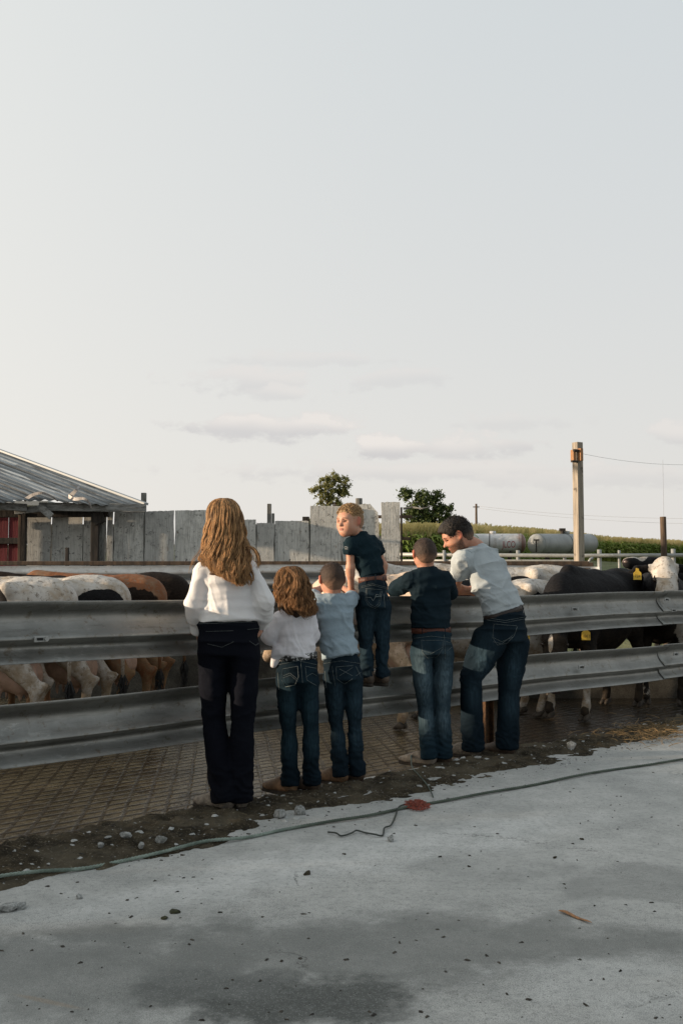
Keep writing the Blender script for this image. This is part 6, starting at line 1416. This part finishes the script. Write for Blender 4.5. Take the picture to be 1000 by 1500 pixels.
    if tagtxt:
        for sx in (-1, 1):
            b = Vector(T(tuple(poll+lat_h*sx*.255-uph*.02))); nrm_ = Vector(Dv(nv*.8+uph*.3)).normalized(); nrm_ = nrm_ if nrm_.y < 0 else -nrm_; nrm_ = Vector((nrm_.x*.4, nrm_.y, 0)).normalized(); rt = Vector((0, 0, 1)).cross(nrm_).normalized(); b = b+nrm_*.045
            prof = [(-.011, .02), (.011, .02), (.015, -.012), (.034, -.030), (.036, -.092), (-.036, -.092), (-.034, -.030), (-.015, -.012)]
            mb = MB(); bm = mb.bm; f = bm.faces.new([bm.verts.new(b+rt*px_*S*1.05+Vector((0, 0, pz_*S*1.05))) for px_, pz_ in prof]); r_ = bmesh.ops.extrude_face_region(bm, geom=[f]); bmesh.ops.translate(bm, verts=[g for g in r_['geom'] if isinstance(g, bmesh.types.BMVert)], vec=nrm_*.004)
            tg = mb.build('ear_tag', M_TAG, th)
            cu = bpy.data.curves.new('t', 'FONT'); cu.body = tagtxt; cu.size = .036*S; cu.align_x = 'CENTER'; cu.align_y = 'CENTER'; o_ = bpy.data.objects.new('t', cu); COL.objects.link(o_)
            me = bpy.data.meshes.new_from_object(o_.evaluated_get(bpy.context.evaluated_depsgraph_get())); bpy.data.objects.remove(o_)
            V2 = mverts(me); V2 = np.array([tuple(b+nrm_*.0055+rt*float(q_[0])+Vector((0, 0, float(q_[1])-.063*S))) for q_ in V2], np.float32); me.vertices.foreach_set('co', V2.ravel()); me.update(); link('number', me, M_TAGT, tg, False)
    return th
def at_px(px, Y): p = P(px, 850, Y); return p.x, p.y
def cowrump(label, px, Y, head_deg, **kw):
    """place by the pixel column and depth of the rump"""
    hdg = R(head_deg); s_ = kw.get('size', 1.0); p = at_px(px, Y); cow(label, p[0]+math.cos(hdg)*.92*s_, p[1]+math.sin(hdg)*.92*s_, hdg, **kw)
W0 = [(.0, 0, 1.1, .001, .001, .001)]
cowrump('white cow with a black side spot, leftmost and nearest the rail', 100, 7.55, 178, size=.955, seed=3, blobs=[(-.42, .25, 1.22, .10, .3, .09), (.75, 0, 1.1, .35, .4, .3), (-.86, 0, .3, .05, .1, .1)], legd=(('hl', -.02), ('hr', .10), ('fl', .1)))
cowrump('white cow with black rump patches, second from the left', 178, 8.0, 176, size=.965, seed=8, blobs=[(-.78, .12, 1.17, .20, .35, .12), (-.42, .25, 1.13, .10, .25, .06), (-.1, .3, .9, .3, .2, .2), (.6, 0, 1.2, .4, .4, .3)], legd=(('hl', .04), ('hr', -.06)))
cowrump('tan and black cow with orange lit shoulders, third from the left', 232, 8.5, 172, size=.97, seed=14, mat=M_CRW, blobs=[(-.45, 0, 1.03, .62, .5, .285), (.3, 0, 1.0, .6, .5, .5)], legd=(('hl', .08), ('hr', -.08)))
cowrump('dark red cow with a black rump, at the right end of the left group', 268, 9.2, 170, size=.985, seed=21, mat=M_CRW, blobs=[(-.75, 0, 1.12, .42, .5, .40), (.2, 0, 1.0, .5, .5, .3)], legd=(('hl', -.02), ('hr', .06)))
cowrump('pale cream cow standing with lowered head behind the middle children', 640, 8.6, 128, size=.99, seed=5, mat=M_CCR, blobs=[(.9, .2, 1.4, .2, .2, .2)], legd=(('hl', .02), ('hr', -.05)), head=(1.15, .1, .95, .5, .2, -.8))
cowrump('white cow with small black patches right behind the man', 836, 11.0, 178, size=1.05, seed=9, blobs=[(-.35, .2, 1.22, .12, .3, .06), (.15, .2, 1.0, .3, .4, .2)])
cowrump('white rumped cow with a curved black patch beside the black cow', 808, 9.75, 200, size=.94, seed=12, blobs=[(-.6, 0, 1.1, .20, .4, .22), (.3, 0, 1.2, .5, .5, .3)])
hb = R(232)
p = at_px(868, 9.85); cow('all black cow lowering its head behind the rails, with white blaze and two yellow tags', p[0], p[1], hb, size=1.02, seed=17, patch=1.6, blobs=[(.5, .17, .2, .14, .12, .27, 1), (.5, -.17, .2, .14, .12, .27, 1), (1.28, .17, .74, .12, .022, .09, 1)], udder=False,
    head=(1.15, .15, .865, .22, .10, -1), legd=(('fl', .08), ('fr', .1)), tagtxt='1063')
p = at_px(964, 10.95); cow('white faced cow with black ears and yellow tags looking over the rail', p[0], p[1], R(255), size=1.04, seed=19, patch=.9, blobs=[(1.3, 0, 1.3, .34, .145, .5, 1), (1.30, -.115, 1.22, .06, .06, .08)], udder=False,
    head=(1.20, .0, 1.36, .50, .04, -.70), tagtxt='724')
p = at_px(1066, 12.6); cow('black and white cow lifting its nose above the others at the far right', p[0], p[1], R(205), size=1.0, seed=25, patch=.6, udder=False, zf=.0, head=(1.16, .0, 1.40, .9, .1, .08), blobs=[(1.5, 0, 1.45, .2, .11, .2, 1)])
